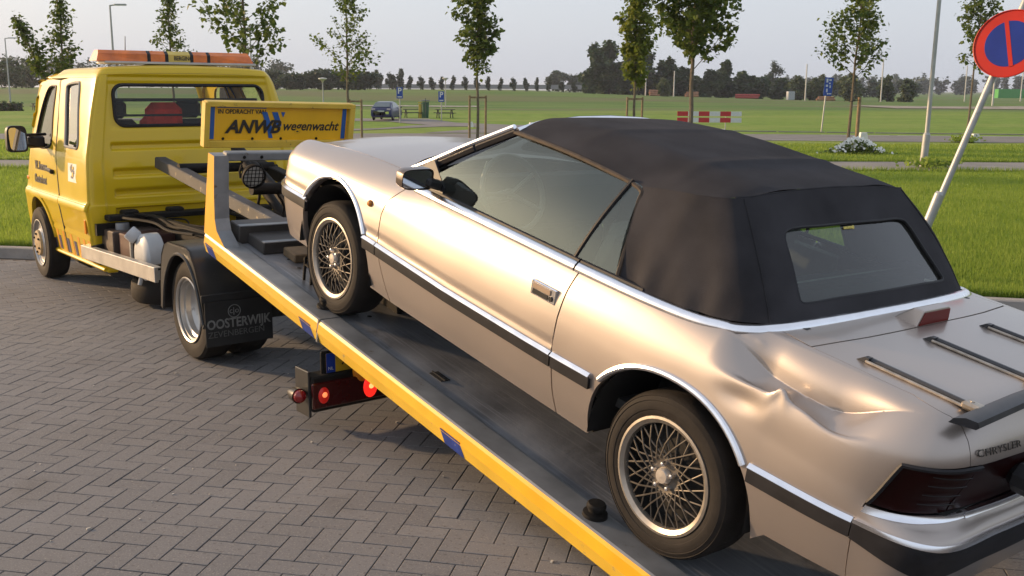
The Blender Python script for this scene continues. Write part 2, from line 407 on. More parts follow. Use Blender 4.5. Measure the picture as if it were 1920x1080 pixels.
def ground_mat():
    m = bpy.data.materials.new('lawn_and_rough_grass'); m.use_nodes = True; nt = m.node_tree; b = nt.nodes['Principled BSDF']; L = nt.links.new
    ge = nt.nodes.new('ShaderNodeNewGeometry'); sp = nt.nodes.new('ShaderNodeSeparateXYZ'); L(ge.outputs['Position'], sp.inputs[0])
    def noise(scale, det=6, sx=1.):
        n = nt.nodes.new('ShaderNodeTexNoise'); n.inputs['Scale'].default_value = scale; n.inputs['Detail'].default_value = det
        mp = nt.nodes.new('ShaderNodeMapping'); mp.inputs['Scale'].default_value = (sx, 1, 1); L(ge.outputs['Position'], mp.inputs[0]); L(mp.outputs[0], n.inputs['Vector']); return n
    def mix(f, a, c):
        x = nt.nodes.new('ShaderNodeMix'); x.data_type = 'RGBA'; x.clamp_factor = True
        if hasattr(f, 'outputs'): L(f.outputs[0], x.inputs[0])
        else: L(f, x.inputs[0])
        for i, v in ((6, a), (7, c)):
            if isinstance(v, tuple): x.inputs[i].default_value = (*v, 1)
            else: L(v, x.inputs[i])
        return x.outputs[2]
    def ramp(src, lo, hi):
        r = nt.nodes.new('ShaderNodeMapRange'); r.inputs[1].default_value = lo; r.inputs[2].default_value = hi; L(src, r.inputs[0]); return r.outputs[0]
    n1 = noise(.9, 8); n2 = noise(.16, 5, .35); n3 = noise(9, 6); n4 = noise(.05, 4, .25)
    lawn = mix(ramp(n1.outputs[0], .35, .65), (.112, .195, .020), (.175, .262, .036))
    lawn = mix(ramp(n2.outputs[0], .45, .70), lawn, (.215, .255, .055))
    lawn = mix(ramp(n3.outputs[0], .52, .72), lawn, (.105, .150, .026))
    rough = mix(ramp(n2.outputs[0], .35, .65), (.066, .135, .022), (.120, .185, .042))
    rough = mix(ramp(n4.outputs[0], .48, .62), rough, (.125, .132, .055))
    ad = nt.nodes.new('ShaderNodeMath'); ad.operation = 'MULTIPLY_ADD'; L(n4.outputs[0], ad.inputs[0]); ad.inputs[1].default_value = 40; L(sp.outputs[1], ad.inputs[2])
    f = ramp(ad.outputs[0], 96, 118)
    L(mix(f, lawn, rough), b.inputs['Base Color']); b.inputs['Roughness'].default_value = .9; b.inputs['Specular IOR Level'].default_value = .15
    bp = nt.nodes.new('ShaderNodeBump'); bp.inputs['Strength'].default_value = .6; bp.inputs['Distance'].default_value = .05; L(n3.outputs[0], bp.inputs['Height']); L(bp.outputs[0], b.inputs['Normal'])
    return m
LAWN = ground_mat()
def build_ground():
    xs = np.concatenate([[-2500, -900, -400, -200, -120, -90], np.arange(-70, 71, 2.), [90, 120, 200, 400, 900, 2500]])
    xs = np.unique(np.concatenate([xs, [p[0] for p in KERB]]))
    vs = np.concatenate([np.linspace(0, 1, 20)**1.6*60, np.arange(62, 200, 4.), [220, 260, 320, 420, 600, 900, 1500, 3000, 5000]])
    V = []
    for d in vs:
        k = max(0, 1-d/20)
        for x in xs:
            y0 = kerb_y(x) if abs(x) <= 90 else (25.4 if x < 0 else -11.0)
            y = y0*k+10*(1-k)+d+.06*k; V.append((x, y, gz(x, y)+(.0 if d else -.0)))
    n = len(xs); F = [(j*n+i, j*n+i+1, (j+1)*n+i+1, (j+1)*n+i) for j in range(len(vs)-1) for i in range(n-1)]
    b = B(); b.add(V, F); tag(b.build('grass_field', LAWN, smooth=80), kind='structure')
    # bed of sand below the paving, out to the sides and behind the camera
    b = B(); b.add([(-2500, -2500, -.009), (2500, -2500, -.009)]+[(2500, -10.8, -.009)]+[(x, y+.05, -.009) for x, y in reversed(KERB)]+[(-2500, 25.6, -.009)], [tuple(range(len(KERB)+4))])
    tag(b.build('sand_bed', M('joint_sand', (.075, .066, .058), rough=.95, var=.35, scale=3, detail=10), smooth=0), kind='structure')
build_ground()

# ---- asphalt
ASPH = M('asphalt', (.155, .148, .140), rough=.88, var=.16, scale=1.2, bump=.3, bscale=120, detail=10)
PATHM = M('pale_path_asphalt', (.20, .19, .175), rough=.9, var=.16, scale=1.0, bump=.3, bscale=120, detail=10)
WHITE = M('white_road_paint', (.62, .62, .58), rough=.7, var=.2, scale=3, wear=(.25, .24, .22), wear_amt=.3, wscale=3)
def ribbon(name, near, far, z, mat, kind='structure', cuts=60):
    xs = np.linspace(near[0][0], near[-1][0], cuts); b = B()
    V = [(x, np.interp(x, [p[0] for p in near], [p[1] for p in near])+.05*math.sin(x*1.7)*.5, 0) for x in xs]+[(x, np.interp(x, [p[0] for p in far], [p[1] for p in far])+.04*math.sin(x*1.3+1)*.5, 0) for x in xs]
    V = [(x, y, gz(x, y)+z) for x, y, _ in V]; b.add(V, [(i, i+1, cuts+i+1, cuts+i) for i in range(cuts-1)])
    return tag(b.build(name, mat, smooth=80), kind=kind)
ribbon('footpath', [(-60, 21.2), (-11, 22.3), (8, 22.85), (60, 22.4)], [(-60, 24.0), (-12, 24.75), (9, 25.7), (60, 25.6)], .012, PATHM)
ribbon('road', [(-90, 33.0), (-17, 34.7), (10, 36.6), (18, 35.8), (90, 33.5)], [(-90, 37.0), (-19, 38.9), (10.4, 41.9), (20, 41.2), (90, 39)], .012, ASPH)
for nm, a, c in (('left', (9.9, 37.0), (12.0, 36.35)),):
    b = B()
for x0, x1, yn in ((9.3, 12.2, lambda x: np.interp(x, [10, 18, 90], [36.6, 35.8, 33.5])+.15), (12.5, 15.2, lambda x: np.interp(x, [10.4, 20, 90], [41.9, 41.2, 39])-.25), (15.5, 17.6, lambda x: np.interp(x, [10.4, 20, 90], [41.9, 41.2, 39])-.25), (17.8, 26, lambda x: np.interp(x, [10.4, 20, 90], [41.9, 41.2, 39])-.25)):
    b = B(); xs = np.linspace(x0, x1, 8); V = [(x, yn(x)-.07, gz(x, yn(x))+.017) for x in xs]+[(x, yn(x)+.07, gz(x, yn(x))+.017) for x in xs]
    b.add(V, [(i, i+1, 9+i, 8+i) for i in range(7)]); tag(b.build('road_marking', WHITE, smooth=0), kind='structure')
def flat(name, pts, z, mat):
    b = B(); b.add([(x, y, gz(x, y)+z) for x, y in pts], [tuple(range(len(pts)))]); return tag(b.build(name, mat, smooth=0), kind='structure')
flat('parking_road', [(-3.6, 41.0), (4.0, 41.6), (2.6, 46.0), (.9, 50.6), (-.3, 51.0), (-3.0, 53.6), (-4.2, 57.5), (-5.0, 60.4), (-12, 59.5), (-22, 58.6), (-22, 54.6), (-9, 55.2), (-6.6, 54.6), (-5.3, 51.6), (-4.2, 50.2), (-4.9, 48.6), (-6.0, 45.2), (-9, 43.6), (-14, 42.3), (-14, 40.6), (-7.0, 42.2), (-4.6, 46.0), (-3.4, 47.8), (-1.9, 48.2), (-1.4, 45.5)], .018, ASPH)
# low kerb on the far side of the road
KERBM = M('concrete_kerb', (.30, .28, .26), rough=.9, var=.2, scale=5, bump=.3, bscale=80, wear=(.12, .11, .10), wear_amt=.2)
KERBF = M('far_kerb', (.26, .25, .21), rough=.9, var=.5, scale=.7)
ke = tag(empty('road_kerb', (0, 0, 0)), kind='structure')
kb = B(); kb.box((0, 0, .0), (1.96, .14, .08)); kme = kb.mesh('kerbstone', KERBF, 0)
for i in range(22):
    x = 6.5+2*i; y = float(np.interp(x, [5, 20, 60], [45.6, 43.2, 40])); o = link('kerbstone', kme, None, ke); o.location = (x, y, gz(x, y)); o.rotation_euler = (0, 0, -.14)

# ---- kerb between paving and lawn: single kerbstones
kerb = tag(empty('kerb'), kind='structure')
b = B(); b.box((0, 0, .005), (.992, .12, .21), bev=.012); kst = b.mesh('kerbstone', KERBM, 30)
for i in range(len(KERB)-1):
    (x0, y0), (x1, y1) = KERB[i], KERB[i+1]; Ln = math.hypot(x1-x0, y1-y0); a = math.atan2(y1-y0, x1-x0); n = max(1, int(Ln))
    for k in range(n):
        t = (k+.5)/n; x, y = x0+(x1-x0)*t, y0+(y1-y0)*t
        if abs(x) > 14: continue
        o = link('kerbstone', kst, None, kerb); o.location = (x, y, random.uniform(-.004, .004)); o.rotation_euler = (0, 0, a+random.uniform(-.006, .006)); o.scale = (Ln/n, 1, 1)

# ---- herringbone clinker paving
def paver_mat():
    m = bpy.data.materials.new('grey_brown_clinker'); m.use_nodes = True; nt = m.node_tree; b = nt.nodes['Principled BSDF']; L = nt.links.new
    at = nt.nodes.new('ShaderNodeAttribute'); at.attribute_name = 'tint'
    ge = nt.nodes.new('ShaderNodeNewGeometry')
    def noise(s, d=6):
        n = nt.nodes.new('ShaderNodeTexNoise'); n.inputs['Scale'].default_value = s; n.inputs['Detail'].default_value = d; L(ge.outputs['Position'], n.inputs['Vector']); return n.outputs[0]
    def mixc(f, a, c):
        x = nt.nodes.new('ShaderNodeMix'); x.data_type = 'RGBA'; x.clamp_factor = True; L(f, x.inputs[0])
        for i, v in ((6, a), (7, c)):
            if isinstance(v, tuple): x.inputs[i].default_value = (*v, 1)
            else: L(v, x.inputs[i])
        return x.outputs[2]
    def rng_(s, lo, hi):
        r = nt.nodes.new('ShaderNodeMapRange'); r.inputs[1].default_value = lo; r.inputs[2].default_value = hi; L(s, r.inputs[0]); return r.outputs[0]
    c = mixc(at.outputs['Fac'], (.142, .143, .151), (.192, .191, .197))
    c = mixc(rng_(noise(.7), .38, .66), c, (.142, .140, .143))
    c = mixc(rng_(noise(1.9, 8), .60, .74), c, (.122, .118, .118))
    c = mixc(rng_(noise(.33, 7), .56, .72), c, (.165, .159, .154))
    c = mixc(rng_(noise(140, 3), .56, .70), c, (.25, .235, .22))
    c = mixc(rng_(noise(55, 5), .58, .74), c, (.090, .083, .080))
    L(c, b.inputs['Base Color']); b.inputs['Roughness'].default_value = .78; b.inputs['Specular IOR Level'].default_value = .35
    bp = nt.nodes.new('ShaderNodeBump'); bp.inputs['Strength'].default_value = .35; bp.inputs['Distance'].default_value = .004; L(noise(160, 4), bp.inputs['Height']); L(bp.outputs[0], b.inputs['Normal'])
    return m
PAVM = paver_mat()
def paver_arrays(cx, cy, ang, L_, W_, z, tint, tilt):
    """many bevelled paver tops at once -> verts, faces (quads), tint per vertex"""
    n = len(cx); g, bv, dp = .0024, .0022, .006
    prof = [(L_/2-g-bv, W_/2-g-bv, 0.), (L_/2-g, W_/2-g, -.0014), (L_/2-g, W_/2-g, -dp)]
    loc = np.array([(sx*a, sy*c, h) for a, c, h in prof for sx, sy in ((-1, -1), (1, -1), (1, 1), (-1, 1))])
    ca, sa = np.cos(ang), np.sin(ang)
    X = cx[:, None]+loc[None, :, 0]*ca[:, None]-loc[None, :, 1]*sa[:, None]; Y = cy[:, None]+loc[None, :, 0]*sa[:, None]+loc[None, :, 1]*ca[:, None]
    Z = z[:, None]+loc[None, :, 2]+loc[None, :, 0]*tilt[:, :1]+loc[None, :, 1]*tilt[:, 1:]
    q = [(0, 1, 2, 3)]+[(4*r+4+k, 4*r+4+(k+1) % 4, 4*r+(k+1) % 4, 4*r+k) for r in (0, 1) for k in range(4)]
    F = (np.arange(n)*12)[:, None, None]+np.array(q)[None]
    return np.stack([X, Y, Z], -1).reshape(-1, 3), F.reshape(-1, 4), np.repeat(tint, 12)
def quads_mesh(name, V, F, tint, mat):
    me = bpy.data.meshes.new(name); k = F.shape[1]; me.vertices.add(len(V)); me.vertices.foreach_set('co', V.astype(np.float32).ravel())
    me.loops.add(F.size); me.loops.foreach_set('vertex_index', F.astype(np.int32).ravel()); me.polygons.add(len(F))
    me.polygons.foreach_set('loop_start', np.arange(0, F.size, k, dtype=np.int32)); me.polygons.foreach_set('loop_total', np.full(len(F), k, np.int32))
    me.update(calc_edges=True); me.shade_flat(); a = me.attributes.new('tint', 'FLOAT', 'POINT'); a.data.foreach_set('value', tint.astype(np.float32)); me.materials.append(mat); return me
PANG = rad(-11.5); PL, PW = .212, .106
def build_paving():
    root = tag(empty('paving'), kind='structure')
    ca, sa = math.cos(PANG), math.sin(PANG)
    I, J = np.meshgrid(np.arange(-130, 130), np.arange(-20, 125)); I, J = I.ravel(), J.ravel(); m = (I-J) % 4
    hz = m == 0; vt = m == 3
    u = np.concatenate([(I[hz]+1)*PW, (I[vt]+.5)*PW]); v = np.concatenate([(J[hz]+.5)*PW, (J[vt]+1)*PW]); a = np.concatenate([np.zeros(hz.sum()), np.full(vt.sum(), math.pi/2)])
    # second field in stretcher bond behind the slanting course
    I2, J2 = np.meshgrid(np.arange(-70, 60), np.arange(-10, 160)); u2 = (I2+.5*(J2 % 2))*PL; v2 = (J2+.5)*PW
    R2 = rad(35); x2 = u2.ravel()*math.cos(R2)-v2.ravel()*math.sin(R2); y2 = u2.ravel()*math.sin(R2)+v2.ravel()*math.cos(R2)+2
    x = u*ca-v*sa; y = u*sa+v*ca
    back = lambda x, y: (y-8.29) > (x+4.29)*.72+.15*0
    k1 = ~back(x, y); k2 = back(x2, y2)
    x = np.concatenate([x[k1], x2[k2]]); y = np.concatenate([y[k1], y2[k2]]); ang = np.concatenate([a[k1]+PANG, np.full(k2.sum(), R2)])
    # inside the lot and the picture
    ky = np.interp(x, [p[0] for p in KERB], [p[1] for p in KERB])
    keep = (y < ky-.16) & (y > 2.2) & (x > -8.0) & (x < 5.2) & (np.abs(x) < y*.62+.9)
    x, y, ang = x[keep], y[keep], ang[keep]; n = len(x)
    z = .0015*np.sin(x*2.1+.5)*np.cos(y*1.7)+.0015*np.sin(x*.6+y*.8)+rng.normal(0, .0006, n)-.002; tint = rng.random(n); tilt = rng.normal(0, .0028, (n, 2))
    # nearest ones seen: not under the deck
    h = np.array([-.617, .787]); d = (x+2.193)*h[0]+(y-6.748)*h[1]; l = -(x+2.193)*h[1]+(y-6.748)*h[0]
    px = np.abs(x)/np.maximum(y, .1); seen = (l > -.75) & (px < .53) & (y > 3.05)
    order = np.argsort(np.where(seen, y, 1e6)); near = order[:300]; rest = order[300:]
    V, F, T = paver_arrays(x[rest], y[rest], ang[rest], PL, PW, z[rest], tint[rest], tilt[rest])
    tag(link('paver_field', quads_mesh('paver_field', V, F, T, PAVM), None, root), kind='stuff')
    var = []
    for i in range(10):
        V, F, T = paver_arrays(np.zeros(1), np.zeros(1), np.zeros(1), PL, PW, np.zeros(1), np.array([i/9]), np.zeros((1, 2))); var.append(quads_mesh('paver', V, F, T, PAVM))
    for i in near:
        o = link('paver', var[int(tint[i]*9.99)], None, root); o.location = (x[i], y[i], z[i]); o.rotation_euler = (tilt[i, 1], -tilt[i, 0], ang[i])
build_paving()
# crumbs of stone and litter lying on the paving
b = B(); r_ = np.random.default_rng(12)
for i in range(90):
    y = 3.0+5.5*r_.random()**1.3; x = y*(-.52+.72*r_.random()); s_ = .003+.006*r_.random()**3
    b.box((x, y, s_*.5), (s_*2, s_*1.4, s_), r_.random()*3)
tag(b.build('stone_crumbs', M('pale_crumbs', (.42, .40, .36), rough=.9, var=.4, scale=30), smooth=0), 'pale stone crumbs scattered on the brick paving', 'gravel', kind='stuff')

# ---- grass blades on the nearer lawn
GRASSM = leafmat('grass_blade', (.165, .255, .030), (.310, .390, .068), 1.2, .58)
def blades(name, n, region, hmin, hmax, wid, seed, mat=GRASSM):
    r = np.random.default_rng(seed); x, y = region(r, n); n = len(x)
    hz = np.asarray(hill(x, y))+GZ; a = r.random(n)*2*math.pi; hh = hmin+(hmax-hmin)*r.random(n)**1.5; w = wid*(.6+.8*r.random(n))
    le = .55*r.random(n)*hh; la = r.random(n)*2*math.pi
    dx, dy = np.cos(a)*w/2, np.sin(a)*w/2
    P = np.stack([np.stack([x-dx, y-dy, hz-.01], 1), np.stack([x+dx, y+dy, hz-.01], 1), np.stack([x+np.cos(la)*le, y+np.sin(la)*le, hz+hh], 1)], 1).reshape(-1, 3)
    me = quads_mesh(name, P, np.arange(3*n).reshape(-1, 3), np.repeat(r.random(n), 3), mat)
    return tag(link(name, me, None), name.replace('_', ' '), 'grass', kind='stuff')
def reg_right(r, n):
    y = 8.6+14.2*r.random(n)**1.5; x = .5+(y*.60-.5)*r.random(n)**.7
    k = (y > np.interp(x, [p[0] for p in KERB], [p[1] for p in KERB])+.13) & (y < 22.4) & (x > y*.22); return x[k], y[k]
def reg_left(r, n):
    y = 10.9+11*r.random(n)**1.4; x = -y*(.40+.18*r.random(n))
    k = (y > np.interp(x, [p[0] for p in KERB], [p[1] for p in KERB])+.13) & (y < 21.9); return x[k], y[k]
def reg_verge(r, n):
    y = 25.8+8.5*r.random(n); x = y*(r.random(n)*1.12-.56); k = (y > 26.0); return x[k], y[k]
def reg_edge(r, n):
    t = r.random(n); x = np.where(t < .5, -13+8*r.random(n), 3.6+8.6*r.random(n)); y = np.interp(x, [p[0] for p in KERB], [p[1] for p in KERB])+.10+.15*r.random(n)**2; return x, y
def reg_pathedge(r, n):
    x = -14+30*r.random(n); near = r.random(n) < .5
    y = np.where(near, np.interp(x, [-60, -11, 8, 60], [21.2, 22.3, 22.85, 22.4])-.02-.25*r.random(n)**2, np.interp(x, [-60, -12, 9, 60], [24.0, 24.75, 25.7, 25.6])+.02+.25*r.random(n)**2); return x, y
blades('lawn_grass', 210000, reg_right, .025, .085, .012, 1)
blades('side_lawn_grass', 60000, reg_left, .025, .085, .013, 2)
blades('verge_grass', 90000, reg_verge, .03, .10, .025, 3)
blades('kerb_edge_grass', 16000, reg_edge, .04, .16, .010, 4)
blades('path_edge_grass', 26000, reg_pathedge, .04, .15, .018, 5)

# ---- summer evening haze
def haze(density):
    b = B(); b.box((0, 1250, 6.6), (5300, 7900, 15.2)); o = b.build('haze', [], smooth=0) if False else link('haze', b.mesh('haze', [], 0), None)
    m = bpy.data.materials.new('haze_air'); m.use_nodes = True; nt = m.node_tree; nt.nodes.clear()
    v = nt.nodes.new('ShaderNodeVolumePrincipled'); v.inputs['Color'].default_value = (.80, .87, 1., 1); v.inputs['Density'].default_value = density; v.inputs['Anisotropy'].default_value = .35
    q = nt.nodes.new('ShaderNodeOutputMaterial'); nt.links.new(v.outputs[0], q.inputs['Volume']); o.data.materials.append(m); o['kind'] = 'stuff'; o['label'] = 'pale evening haze'
haze(.00033)
# ================================================================== yellow recovery truck (local: X forward, Y left, Z up, origin under the outer left rear tyre)
TYAW = 2.234354; TRUCK_MW = Matrix.Translation((-2.193, 6.748, 0)) @ Matrix.Rotation(TYAW, 4, 'Z')
DECK_L = TRUCK_MW.inverted() @ CAR_MW
YEL = M('yellow_truck_paint', (.63, .43, .005), rough=.33, spec=.4, coat=.3, var=.05, scale=3, rvar=.3, wear=(.55, .33, .006), wear_amt=.12, wscale=4)
ORNG = M('amber_yellow_reflex', (.80, .40, .008), rough=.4, var=.08, scale=6, wear=(.45, .25, .05), wear_amt=.12, wscale=16)
YELW = M('worn_yellow_paint', (.72, .46, .04), rough=.45, var=.1, scale=5, wear=(.30, .24, .18), wear_amt=.24, wscale=11)
BLUE = M('blue_reflective_film', (.010, .035, .22), rough=.5, var=.3, scale=20, wear=(.25, .25, .28), wear_amt=.12, wscale=25)
CHASSIS = M('black_chassis', (.010, .009, .008), rough=.7, spec=.2, var=.4, scale=8, wear=(.022, .018, .014), wear_amt=.25)
FENDER = M('black_plastic_mudguard', (.026, .025, .024), rough=.36, var=.2, scale=6, wear=(.06, .052, .045), wear_amt=.2)
ALU = M('dull_aluminium', (.50, .48, .45), rough=.42, metal=.75, var=.15, scale=6, wear=(.25, .23, .20), wear_amt=.25, wscale=12)
GALV = M('galvanised_steel', (.25, .26, .27), rough=.5, metal=.5, var=.25, scale=5, wear=(.14, .10, .07), wear_amt=.22, wscale=9)
STEELRIM = M('silver_steel_rim', (.45, .44, .42), rough=.4, metal=.7, var=.15, scale=8, wear=(.14, .11, .09), wear_amt=.2)
WOOD = M('weathered_wood', (.20, .14, .08), rough=.85, var=.35, scale=9, bump=.2, bscale=30)
DTEXT = M('black_print', (.018, .016, .014), rough=.5)
def deck_mat():
    m = M('worn_deck_plate', (.215, .222, .24), rough=.42, metal=.15, var=.45, scale=2.3, rvar=.3, wear=(.11, .11, .115), wear_amt=.45, wscale=1.6, bump=.12, bscale=35)
    nt = m.node_tree; b = nt.nodes['Principled BSDF']; src = b.inputs['Base Color'].links[0].from_socket; tc = nt.nodes.new('ShaderNodeTexCoord'); mp = nt.nodes.new('ShaderNodeMapping'); mp.inputs['Scale'].default_value = (.7, 22, 1); n = nt.nodes.new('ShaderNodeTexNoise'); n.inputs['Scale'].default_value = 3; n.inputs['Detail'].default_value = 9
    r = nt.nodes.new('ShaderNodeMapRange'); r.inputs[1].default_value = .52; r.inputs[2].default_value = .75; r.inputs[4].default_value = .7; mx = nt.nodes.new('ShaderNodeMix'); mx.data_type = 'RGBA'; mx.inputs[7].default_value = (.36, .37, .39, 1); L = nt.links.new
    L(tc.outputs['Object'], mp.inputs[0]); L(mp.outputs[0], n.inputs['Vector']); L(n.outputs[0], r.inputs[0]); L(r.outputs[0], mx.inputs[0]); L(src, mx.inputs[6]); L(mx.outputs[2], b.inputs['Base Color'])
    return m
DECKM = deck_mat()
def build_truck():
    root = empty('recovery_truck', mw=TRUCK_MW)
    tag(root, 'yellow crew cab recovery truck with orange beacon bar and tilted flatbed slid back', 'truck')
    # ------------------------------------------------ cab
    yc = -1.03
    lev = [  # z, half width, x rear, x front
        (.33, .970, 2.40, 4.90), (.47, .985, 2.39, 4.93), (.60, 1.00, 2.375, 4.92), (.74, 1.015, 2.37, 4.88), (.795, 1.023, 2.37, 4.86), (.835, 1.017, 2.37, 4.84), (.87, 1.0, 2.375, 4.82),
        (1.06, .990, 2.385, 4.72), (1.24, .975, 2.405, 4.60), (1.42, .937, 2.43, 4.50), (1.62, .895, 2.455, 4.40), (1.80, .850, 2.475, 4.28), (1.90, .822, 2.490, 4.18), (1.975, .785, 2.505, 4.06), (2.012, .725, 2.555, 3.95), (2.030, .48, 2.80, 3.6), (2.04, 0, 3.0, 3.4)]
    K = len(lev); T = 13; P = np.zeros((K, T, 3))
    for k, (z, w, xr, xf) in enumerate(lev):
        r = .085 if k < 13 else .085*w/.7
        pts = [(xr, 0), (xr, w*.5), (xr, w-r*1.25), (xr+r*.28, w-r*.30), (xr+r*1.15, w), (2.95, w), (3.25, w), (3.60, w), (4.0, w*.998), (4.35, w*.985), (xf-.18, w*.93), (xf-.02, w*.5), (xf, 0)]
        if k >= 13:
            pts = [(x if i < 5 or i > 9 else min(max(x, xr+.1), xf-.1), y) for i, (x, y) in enumerate(pts)]
            xs_ = np.linspace(pts[4][0], pts[10][0], 7); pts = pts[:4]+[(xs_[i], pts[4+i][1]) for i in range(7)]+pts[11:]
        for t, (x, y) in enumerate(pts): P[k, t] = (x, yc+y, z + (.022*(1-(y/max(w, .01))**2) if 10 < k else 0))
    net = Net(P, yc=yc, a=.30, b=.13, top_mirror=True)
    if net.nrm(np.array([6.]), np.array([5.]))[0, 1] < 0: net.sign = -1.
    S = lambda x, z: net.inv(x, z, (0, 2), 3.0, 10.5, 0, 13.5)
    Rr = lambda y, z: net.inv(y, z, (1, 2), 0, 3.6, 0, 13.5)
    # rear wall with pressed ribs and window opening
    def rwin(w, z0, z1, r):
        o = []
        for cx, cz, a0 in ((w-r, z0+r, -90), (w-r, z1-r, 0)):
            for k in range(7): a = rad(a0+15*k); o.append((cx+r*math.cos(a), cz+r*math.sin(a)))
        return [(0, z0)]+o+[(0, z1)]
    ribs = [(1.305, 1.372), (1.075, 1.148), (.902, .972), (.738, .812)]
    def rear_relief(p):
        y = np.abs(p[:, 1]-yc); z = p[:, 2]; o = np.zeros(len(p))
        f = lambda v, a, b_, e: np.clip((v-a)/e, 0, 1)*np.clip((b_-v)/e, 0, 1)
        for a, c in ribs:
            m = np.clip((.76-y)/.012, 0, 1); tt = np.clip((z-a)/(c-a), 0, 1); o -= .028*m*f(z, a, c, .010)
        # recessed field round the window, inner face set back from the corner posts
        o -= .016*np.clip((.855-.13*np.clip((z-1.2)/.8, 0, 1)-y)/.02, 0, 1)*np.clip((1.955-z)/.02, 0, 1)
        wf = np.clip((.745-y)/.03, 0, 1)*f(z, 1.48, 1.905, .03); o -= .012*wf
        return o
    win = [Rr(yc+y, z) for y, z in rwin(.690, 1.515, 1.868, .085)]
    win = [(0., s) if i in (0, len(win)-1) else (t, s) for i, (t, s) in enumerate(win)]
    top_s = 12.55; tc = 3.05
    rp = [(0, 0), (tc, 0)]+[(tc, s) for s in np.linspace(.5, top_s, 14)]+[(0, top_s)]
    rp = [(0, 0), (1, 0), (2, 0), (tc, 0)]+[(tc, s) for s in np.linspace(.5, top_s, 20)]+[(2, top_s), (1, top_s), (0, top_s)]+[win[-1]]+win[::-1][1:-1]+[win[0]]
    panel(net, rp, 'cab_rear_wall', YEL, root, h=.009, thick=.03, both=True, fn_off=rear_relief)
    # glass and rubber of the rear window
    panel(net, win, 'rear_window', glass('cab_glass', (.82, .86, .84), ior=1.3, haze=.03), root, h=.06, off=-.032, thick=0, both=True)
    rim = [net.pos(*q)-net.nrm(*q)*.024 for q in win[1:-1]]
    b = B(); b.tube([tuple(p) for p in rim]+[(p[0], 2*yc-p[1], p[2]) for p in rim[::-1]], .016, 6, closed=True); b.build('window_rubber', RUBBER, root)
    for z in (1.60, 1.735):
        b = B(); b.beam((2.56, yc+.66, z), (2.56, yc-.66, z), .02, .028 if z > 1.6 else .02, bev=.004); b.build('window_bar', DARKPL, root)
    # side: rear side panel (with window), door, front wing
    def sidewin(pts, n=5):
        return [S(*p) for p in smooth_poly(pts, n, closed=True)]
    seam = [(3.19, .33), (3.195, .47), (3.20, .60), (3.22, .80), (3.27, .88), (3.315, 1.05), (3.38, 1.28), (3.45, 1.55), (3.55, 1.80), (3.60, 1.905)]
    wh = sidewin([(2.70, 1.325), (2.85, 1.315), (3.05, 1.318), (3.10, 1.34), (3.19, 1.55), (3.32, 1.80), (3.325, 1.855), (3.22, 1.875), (3.02, 1.882), (2.94, 1.865), (2.86, 1.70), (2.74, 1.45)])
    tz = lambda x: S(x, 1.9)[0]
    sp_ = [S(*p) for p in seam]+[(t, top_s-.25) for t in np.linspace(S(3.6, 1.905)[0], tc+.02, 8)[1:]]+[(tc+.02, s) for s in np.linspace(11.5, 0, 14)]
    seam_line = lambda p: -.006*np.exp(-((p[:, 2]-.575)/.012)**2)+.004*np.exp(-((p[:, 2]-.548)/.014)**2)
    panel(net, sp_, 'side_panel', YEL, root, h=.03, thick=.025, holes=[wh], mirror=True, fn_off=seam_line)
    g_ = .009
    dseam = [(x+g_*1.6, z) for x, z in seam]
    dw = sidewin([(3.60, 1.30), (3.75, 1.275), (3.95, 1.27), (4.12, 1.30), (4.17, 1.36), (4.14, 1.50), (4.06, 1.72), (3.98, 1.82), (3.88, 1.85), (3.76, 1.85), (3.70, 1.82), (3.64, 1.55), (3.58, 1.36)])
    wheel_a = lambda e=0: [(4.02+(.43+e)*math.cos(a), .38+(.41+e)*math.sin(a)) for a in np.linspace(rad(-8), rad(188), 26)]
    front_d = [(4.27, 1.86), (4.29, 1.6), (4.30, 1.30), (4.31, 1.0), (4.31, .82)]
    wa = [p for p in wheel_a() if p[0] < 4.30]
    dp = [S(*p) for p in dseam]+[S(3.9, 1.915), S(4.15, 1.905)]+[S(*p) for p in front_d]+[S(*p) for p in wheel_a() if p[0] < 4.24 and not (p[1] < .5 and p[0] > 4.02)]
    doors = panel(net, dp, 'door', YEL, root, h=.03, thick=.025, holes=[dw], mirror=True, fn_off=seam_line)
    fw = [S(4.316, .83), S(4.316, 1.0), S(4.306, 1.25)]+[(t, 8.1) for t in np.linspace(S(4.306, 1.25)[0], 12, 8)[1:]]+[(12, s) for s in np.linspace(7, 0, 8)]+[S(4.86, .34)]+[S(4.46, .34)]+[S(*p) for p in wheel_a() if p[0] > 4.25][::1]
    panel(net, fw, 'front_wing', YEL, root, h=.04, thick=.025, both=True)
    # roof skin
    rf = [(0, top_s+.03), (2, top_s+.03), (tc, top_s+.03), (tc+.02, top_s-.22), (S(3.6, 1.905)[0], top_s-.22)]+[(t, 12.3) for t in (7, 8, 9, 10, 11, 12)]+[(12, 15.98), (6, 15.98), (0, 15.98)]
    rf = [(0, top_s+.03), (1, top_s+.03), (2, top_s+.03), (tc, top_s+.03)]+[(t, top_s-.22) for t in (tc+.02, 4, 5, 6, 7)]+[(t, 12.3) for t in (7.6, 8, 9, 10, 11, 12)]+[(12, 14), (12, 16), (9, 16), (6, 16), (3, 16), (0, 16), (0, 14)]
    panel(net, rf, 'cab_roof', YEL, root, h=.05, thick=.02, both=True)
    for sg in (1, -1):     # dark strip lying in the door gap, standing in for its shade
        b = B(); pts = [net.pos(*S(x+.006, z))-net.nrm(*S(x+.006, z))*.006 for x, z in seam]; b.tube([(p[0], yc+sg*(p[1]-yc), p[2]) for p in pts], .012, 6); b.build('gap_shade_strip', RUBBER, root)
